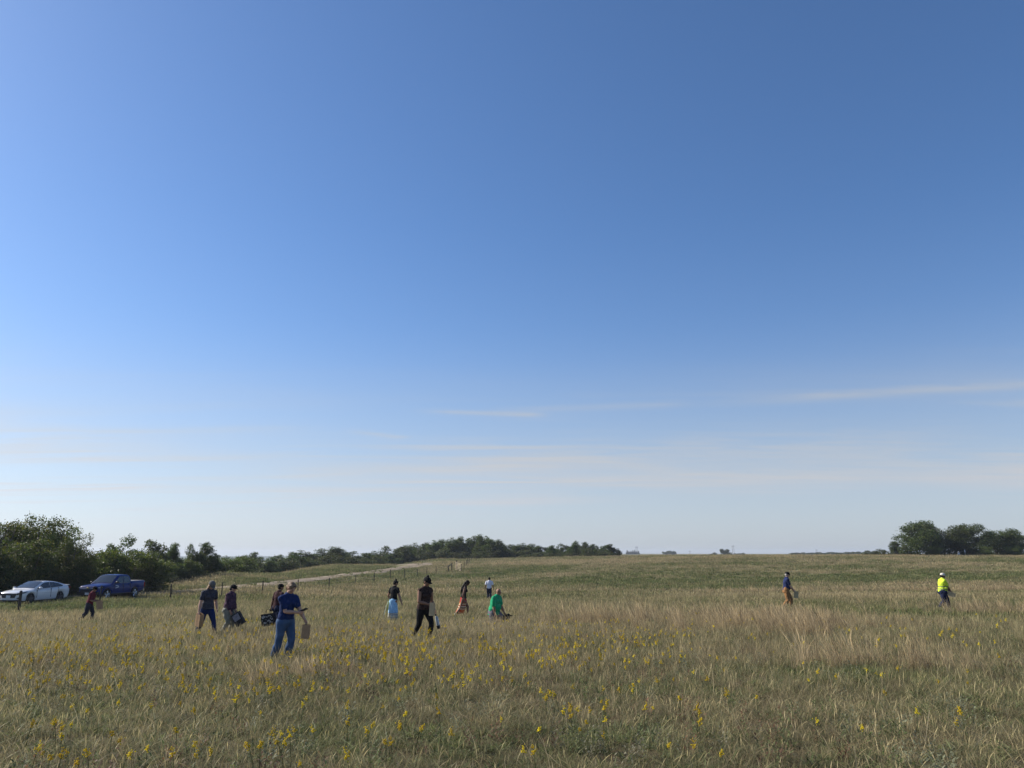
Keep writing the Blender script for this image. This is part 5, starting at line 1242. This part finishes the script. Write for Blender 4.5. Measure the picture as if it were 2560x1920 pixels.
def make_grass():
    near = [tuft_mesh('grass_tuft', 100 + i, 56, .165, .16, .0044, .42, 2, .85) for i in range(5)] + [tuft_mesh('grass_tuft', 120 + i, 36, .19, .15, .0040, .95, 4, .9) for i in range(3)] + \
           [tuft_mesh('forb', 140 + i, 28, .16, .10, .011, .10, 0, .7, True) for i in range(2)]
    mid = [tuft_mesh('grass_tuft', 200 + i, 56, .22, .28, .0085, .5, 3, .7) for i in range(4)] + [tuft_mesh('grass_tuft', 220 + i, 46, .27, .26, .008, .95, 6, .6) for i in range(3)] + [tuft_mesh('forb', 240, 26, .22, .2, .03, .15, 0, .5, True)]
    far = [tuft_mesh('grass_tuft', 300 + i, 48, .28, .64, .028, .5, 3, .5) for i in range(4)] + [tuft_mesh('grass_tuft', 320 + i, 42, .32, .6, .025, .95, 5, .4) for i in range(3)] + [tuft_mesh('forb', 340, 28, .26, .5, .07, .15, 0, .5, True)]
    for nm, ms, nd, rings, lab in (('near_grass', near, (5, 3, 2), ((3.5, 12, 66), (12, 30, 40)), 'short olive and tan prairie grass across the foreground'),
                          ('meadow_grass', mid, (4, 3, 1), ((30, 62, 14),), 'tan and green prairie grass around the walking people'),
                          ('far_grass', far, (4, 3, 1), ((62, 105, 3.0), (105, 185, 1.5), (185, 245, .8)), 'far prairie grass on the slope up to the crest')):
        X, Y = [], []
        for a, b, p in rings: x, y = ring_points(a, b, p); X.append(x); Y.append(y)
        x = np.concatenate(X); y = np.concatenate(Y)
        k = keep_clear(x, y, .1 if nm == 'meadow_grass' else .3); x, y = x[k], y[k]; n = len(x)
        dry, grn = zones(x, y); u = RNG.random(n)
        pd = np.clip(dry * .7 - .06, .05, .9); pf = np.clip(grn * .42, .05, .42)
        isd = u < pd; isf = (~isd) & (u > 1 - pf)
        idx = RNG.integers(0, nd[0], n); idx[isd] = nd[0] + RNG.integers(0, nd[1], isd.sum()); idx[isf] = nd[0] + nd[1] + RNG.integers(0, nd[2], isf.sum())
        lush = (.62 + .38 * sstep(6, 16, y) + .22 * sstep(12, 20, y) * sstep(34, 26, y)) * (.8 + .45 * fbm(x / 2.1, y / 2.1, 9.3, 2) + .30 * np.clip(dry - .75, 0, .5))
        s = RNG.uniform(.75, 1.2, n); sc = np.column_stack([s, s, s * lush])
        col = plant_colour(x, y) * (RNG.uniform(.70, 1.3, n) * (.66 + .68 * fbm(x / .55, y / .55, 21.0, 2)))[:, None]
        col[isd] = .6 * col[isd] + .4 * DRYC * RNG.uniform(.8, 1.15, (isd.sum(), 1)); col[isf] = .4 * col[isf] + .6 * GREEN * RNG.uniform(.7, 1.2, (isf.sum(), 1))
        rots = np.column_stack([RNG.normal(0, .07, n), RNG.normal(0, .07, n), RNG.uniform(0, 6.28, n)])
        scatter(nm, ms, np.column_stack([x, y, terrain_z(x, y) - .015]), rots, sc, idx, col, lab, 'grass'); print(nm, n)
    # long bleached single stalks, many of them bent over to the left
    r = np.random.default_rng(77); ms = []
    for i in range(5):
        V, F, C = [], [], []; h = r.uniform(.32, .5); bend = r.uniform(.15, .55)
        for s in range(7):
            t = s / 6; x = -bend * t ** 2.2 * h * 1.1; z = h * (t - .35 * bend * t ** 3); w = .0026 * (1 - .4 * t)
            V += [(x, -w, z), (x, w, z)]; C += [np.array((1.9, 1.75, 1.5)) * (.8 + .3 * t)] * 2
        for s in range(6): F += [(2 * s, 2 * s + 1, 2 * s + 3), (2 * s, 2 * s + 3, 2 * s + 2)]
        ms.append(np_mesh('dry_stalk', np.array(V), np.array(F), np.array(C))); ms[-1].materials.append(GRASS)
    x, y = ring_points(4, 24, 3.6); n = len(x); k = RNG.random(n) < .25 + .75 * sstep(-.3, .5, x / y); x, y = x[k], y[k]; n = len(x)
    rots = np.column_stack([RNG.normal(0, .25, n), RNG.normal(-.1, .25, n), RNG.normal(0, .9, n)]); s = RNG.uniform(.6, 1.1, n)
    scatter('dry_stalks', ms, np.column_stack([x, y, terrain_z(x, y)]), rots, np.column_stack([s] * 3), RNG.integers(0, 5, n), np.tile((.32, .285, .20), (n, 1)) * RNG.uniform(.7, 1.2, (n, 1)), 'bleached dry grass stalks bending over the foreground', 'grass')
def make_tussocks():
    ms = [tuft_mesh('tussock', 400 + i, 60, .55, .16, .0065, 1.0, 12, .36) for i in range(4)]; X, Y, S_ = [], [], []
    for px, py, rx, ry, n in ((1935, 1572, 3.2, 1.5, 80), (1850, 1556, 3.6, 1.5, 44), (1985, 1592, 1.4, 1.0, 28), (700, 1706, .6, .6, 13), (2480, 1540, 3.0, 1.2, 60), (2300, 1480, 16, 1.8, 260), (1880, 1486, 7, 1.6, 110), (2120, 1672, 1.6, .8, 22), (1500, 1560, 3.0, 1.4, 50), (2380, 1680, 1.0, .7, 14), (760, 1690, .5, .5, 4)):
        g = ground_at(px, py); X.append(g.x + RNG.normal(0, rx * .55, n)); Y.append(g.y + RNG.normal(0, ry * .55, n)); S_.append(np.full(n, 1.0 if g.y > 15 else .55))
    x, y, s0 = np.concatenate(X), np.concatenate(Y), np.concatenate(S_); n = len(x); s = s0 * RNG.uniform(.7, 1.15, n)
    scatter('tan_tussocks', ms, np.column_stack([x, y, terrain_z(x, y)]), np.column_stack([RNG.normal(0, .1, n), RNG.normal(-.28, .12, n), RNG.normal(0, .5, n)]), np.column_stack([s] * 3), RNG.integers(0, 4, n), np.tile((.36, .31, .21), (n, 1)) * RNG.uniform(.7, 1.2, (n, 1)), 'tall bleached tan bunch grass leaning to the left', 'grass')
def make_forbs():
    r = np.random.default_rng(31); ms = []
    for i in range(6):                                           # upright leafy stems: narrow leaves up a stalk
        V, F, C = [], [], []; ns = 3 + i % 3
        for q in range(ns):
            h = r.uniform(.14, .27); x0, y0 = r.normal(0, .035, 2); bx, by = r.normal(0, .05, 2); nl = 13
            for l in range(nl):
                t = .12 + .88 * l / nl; a = l * 2.4 + r.normal(0, .3); p = np.array((x0 + bx * t, y0 + by * t, h * t)); e = np.array((math.cos(a), math.sin(a), r.uniform(.2, .8))) * r.uniform(.025, .055) * (1.25 - .6 * t); w = np.array((-math.sin(a), math.cos(a), 0)) * r.uniform(.004, .009)
                k = len(V); V += [p, p + e * .5 + w, p + e, p + e * .5 - w]; F += [(k, k + 1, k + 2), (k, k + 2, k + 3)]; C += [np.ones(3) * r.uniform(.6, 1.4)] * 4
        ms.append(np_mesh('forb', np.array(V), np.array(F), np.array(C))); ms[-1].materials.append(GRASS)
    x, y = ring_points(4, 30, 6.0); n = len(x); cl = fbm(x / 1.3, y / 1.3, 33.0, 2); kd = fbm(x / 2.6, y / 2.6, 41.0, 2); k = RNG.random(n) < .15 + .85 * sstep(.42, .66, cl); x, y, kd = x[k], y[k], kd[k]; n = len(x)
    pal = np.array(((.185, .195, .120), (.105, .135, .045), (.150, .085, .050), (.130, .150, .060), (.20, .185, .12))); pick = np.clip(((kd - .3) / .4 * 4 + RNG.normal(0, .7, n)).astype(int), 0, 4)
    s = RNG.uniform(.7, 1.25, n); scatter('meadow_forbs', ms, np.column_stack([x, y, terrain_z(x, y)]), np.column_stack([RNG.normal(0, .12, n), RNG.normal(0, .12, n), RNG.uniform(0, 6.28, n)]), np.column_stack([s] * 3), RNG.integers(0, 6, n), pal[pick] * RNG.uniform(.75, 1.25, (n, 1)), 'mixed leafy weeds, sage green to rusty brown, in the foreground', 'weeds')
make_grass(); make_tussocks(); make_forbs()

# ---- goldenrod: the largest in view are plants of their own, the rest one mass
YELLOW = pmat('goldenrod_yellow', (.76, .56, .022), .8, .2, 40, transl=.35, hue=(.86, .66, .026))
def age_flowers():                                              # plants differ: fresh lemon to golden to going over
    nt = YELLOW.node_tree; N, L = nt.nodes, nt.links; cr = [n for n in N if n.type == 'VALTORGB'][0]; hs = N.new('ShaderNodeHueSaturation'); oi = N.new('ShaderNodeObjectInfo')
    a = N.new('ShaderNodeMapRange'); L.new(oi.outputs['Random'], a.inputs[0]); a.inputs[3].default_value = .490; a.inputs[4].default_value = .512; L.new(a.outputs[0], hs.inputs['Hue'])
    b = N.new('ShaderNodeMapRange'); L.new(oi.outputs['Random'], b.inputs[0]); b.inputs[3].default_value = .75; b.inputs[4].default_value = 1.15; L.new(b.outputs[0], hs.inputs['Value'])
    outs = [l.to_socket for l in cr.outputs[0].links]
    L.new(cr.outputs[0], hs.inputs['Color'])
    for o in outs: L.new(hs.outputs[0], o)
age_flowers()
STEM = pmat('goldenrod_stem', (.085, .10, .035), .8, .3, 20, transl=.2)
def goldenrod_meshes(seed, big=False):
    r = np.random.default_rng(seed); st = MB(); fl = MB(); h = r.uniform(.20, .31); b = r.uniform(-.05, .05); c = r.uniform(-.05, .05)
    P = lambda t: Vector((b * t * t, c * t * t, h * t)); st.tube([P(0), P(.4), P(.75), P(1)], [.0035, .003, .0025, .002], 4)
    for i in range(12):
        t = .15 + .06 * i; a = i * 2.4; p = P(t); e = Vector((math.cos(a), math.sin(a), .45)) * .055 * (1.15 - t); w = Vector((-math.sin(a), math.cos(a), 0)) * .006; st.add([p, p + e * .5 + w, p + e, p + e * .5 - w], [(0, 1, 2), (0, 2, 3)])
    L_ = r.uniform(.042, .075) * (1.35 if big else 1); m = 46 if big else 30
    nb = r.integers(3, 6); arms = [(r.uniform(0, 6.28), r.uniform(.0, .55), r.uniform(.5, 1)) for _ in range(nb)]
    for i in range(m):                                           # plume: small florets along arching side sprays
        if i < m * .4: t = r.random(); q = P(1) + Vector((b * .4 * t, c * .4 * t, -L_ * .5 + L_ * t)); sp = .010
        else:
            a, t0, ln = arms[i % nb]; t = r.random(); o = L_ * .42 * ln * t; q = P(1) + Vector((math.cos(a) * o, math.sin(a) * o, -L_ * .45 + L_ * t0 + L_ * .35 * t * (1 - .7 * t))); sp = .005
        s = r.uniform(.0034, .0066); fl.ell(q + Vector((r.normal() * sp, r.normal() * sp, r.normal() * sp)), (s, s, s * .9), None, 4, 3)
    return st.mesh('stem'), fl.mesh('flower_head')
def make_flowers():
    vars_ = [goldenrod_meshes(900 + i) for i in range(5)]; bigs = [goldenrod_meshes(950 + i, True) for i in range(2)]
    for s, f in vars_ + bigs: s.materials.append(STEM); f.materials.append(YELLOW)
    whole = []
    for s, f in vars_:                                           # small far ones: one mesh, two materials
        b = bmesh.new(); b.from_mesh(s); n0 = len(b.faces); b.from_mesh(f); b.faces.ensure_lookup_table()
        for q in b.faces[n0:]: q.material_index = 1
        me = bpy.data.meshes.new('goldenrod'); b.to_mesh(me); b.free(); me.materials.append(STEM); me.materials.append(YELLOW); whole.append(me)
    x, y = ring_points(6.5, 32, 13, .72); n = len(x)
    u = x / y; cl = fbm(x / 1.7, y / 1.7, 12.5, 2); cl2 = fbm(x / 6, y / 6, 15.1, 2)
    dens = sstep(.42, .68, cl) * .6 + .14
    dens *= (.5 + .8 * sstep(.35, .6, cl2)) * (.25 + .75 * sstep(27, 18, y)) * sstep(32, 26, y) * (.3 + .7 * sstep(7.5, 11, y))
    dens *= (1 - .88 * sstep(.05, .30, u)) * (1 + .9 * sstep(0, -.35, u)); dens *= 1.0
    k = RNG.random(n) < dens; x, y = x[k], y[k]
    marks = [(2410, 1788, 1), (2290, 1790, 0), (2225, 1728, 0), (1822, 1748, 1), (1740, 1797, 1), (1505, 1752, 0), (230, 1868, 1), (82, 1880, 1), (150, 1880, 0), (122, 1893, 0), (210, 1885, 0), (880, 1905, 1), (1790, 1868, 0), (440, 1870, 0), (490, 1862, 0), (700, 1852, 0)]
    ps = []
    for px, py, bg in marks:
        a, sl = ray(px, py); d = np.linspace(4, 40, 1500); g = CAM_Z + sl * d - terrain_z(a * d, d) - .26; i = int(np.argmax(g < 0)); ps.append((a * d[i], d[i], bg))
    order = np.argsort(y); x, y = x[order], y[order]; print('goldenrod', len(x) + len(ps))
    G = 'goldenrod plants in the foreground meadow'; cnt = 0
    def where(a, d):
        p = 1280 + a / d * 1970
        return ('yellow goldenrod spike in the left foreground meadow below the parked vehicles' if p < 440 else 'yellow goldenrod spike in the foreground below the striped tee person' if p < 640 else
                'yellow goldenrod spike in the foreground below the person in blue' if p < 860 else 'yellow goldenrod spike in the foreground below the person in black trousers' if p < 1180 else
                'yellow goldenrod spike in the foreground below the crouching person in green' if p < 1560 else 'yellow goldenrod spike in the foreground below the bare middle slope' if p < 1860 else
                'sparse yellow goldenrod spike in the foreground right of the tan grass tussock')
    def add(px_, py_, me_pair, split, label, s):
        nonlocal cnt
        z = tz(px_, py_); cnt += 1
        if split:
            t = empty('goldenrod', (px_, py_, z), random.uniform(0, 6.28)); t.scale = (s,) * 3; link('stem', me_pair[0], None, t); link('flower_head', me_pair[1], None, t, True)
        else: t = link('goldenrod', me_pair, None); t.location = (px_, py_, z); t.rotation_euler = (0, 0, random.uniform(0, 6.28)); t.scale = (s,) * 3
        tag(t, label, 'flower', G)
    for i, (a, d, bg) in enumerate(ps):
        add(a, d, bigs[i % 2] if bg else vars_[i % 5], True, 'large lone goldenrod spike at the lower right of the meadow' if i == 0 else where(a, d), 1.25 if i == 0 else random.uniform(.95, 1.15))
    m = min(len(x), 300 - len(ps))
    for i in range(m): add(x[i], y[i], vars_[i % 5] if y[i] < 11 else whole[i % 5], y[i] < 11, where(x[i], y[i]), random.uniform(.8, 1.25))
    if len(x) > m:
        xr, yr = x[m:], y[m:]; n = len(xr); s = RNG.uniform(.85, 1.35, n)
        o = scatter('goldenrod_patch', whole, np.column_stack([xr, yr, terrain_z(xr, yr)]), np.column_stack([np.zeros(n), np.zeros(n), RNG.uniform(0, 6.28, n)]), np.column_stack([s] * 3), RNG.integers(0, 5, n), np.ones((n, 3)), 'drift of small yellow goldenrod among the walking people', 'flowers')
make_flowers()

# ---- thin summer haze
def haze():
    m, nt, out = _nodes('haze'); v = nt.nodes.new('ShaderNodeVolumePrincipled'); v.inputs['Color'].default_value = (.80, .88, 1.0, 1); v.inputs['Density'].default_value = 1.6e-4; v.inputs['Anisotropy'].default_value = .2
    nt.links.new(v.outputs[0], out.inputs['Volume']); o = MB().box((0, 0, -5), (10600, 10600, 60)).build('haze', m, fix=True); tag(o, 'thin summer haze over the far plain', 'haze', kind='stuff')
haze()
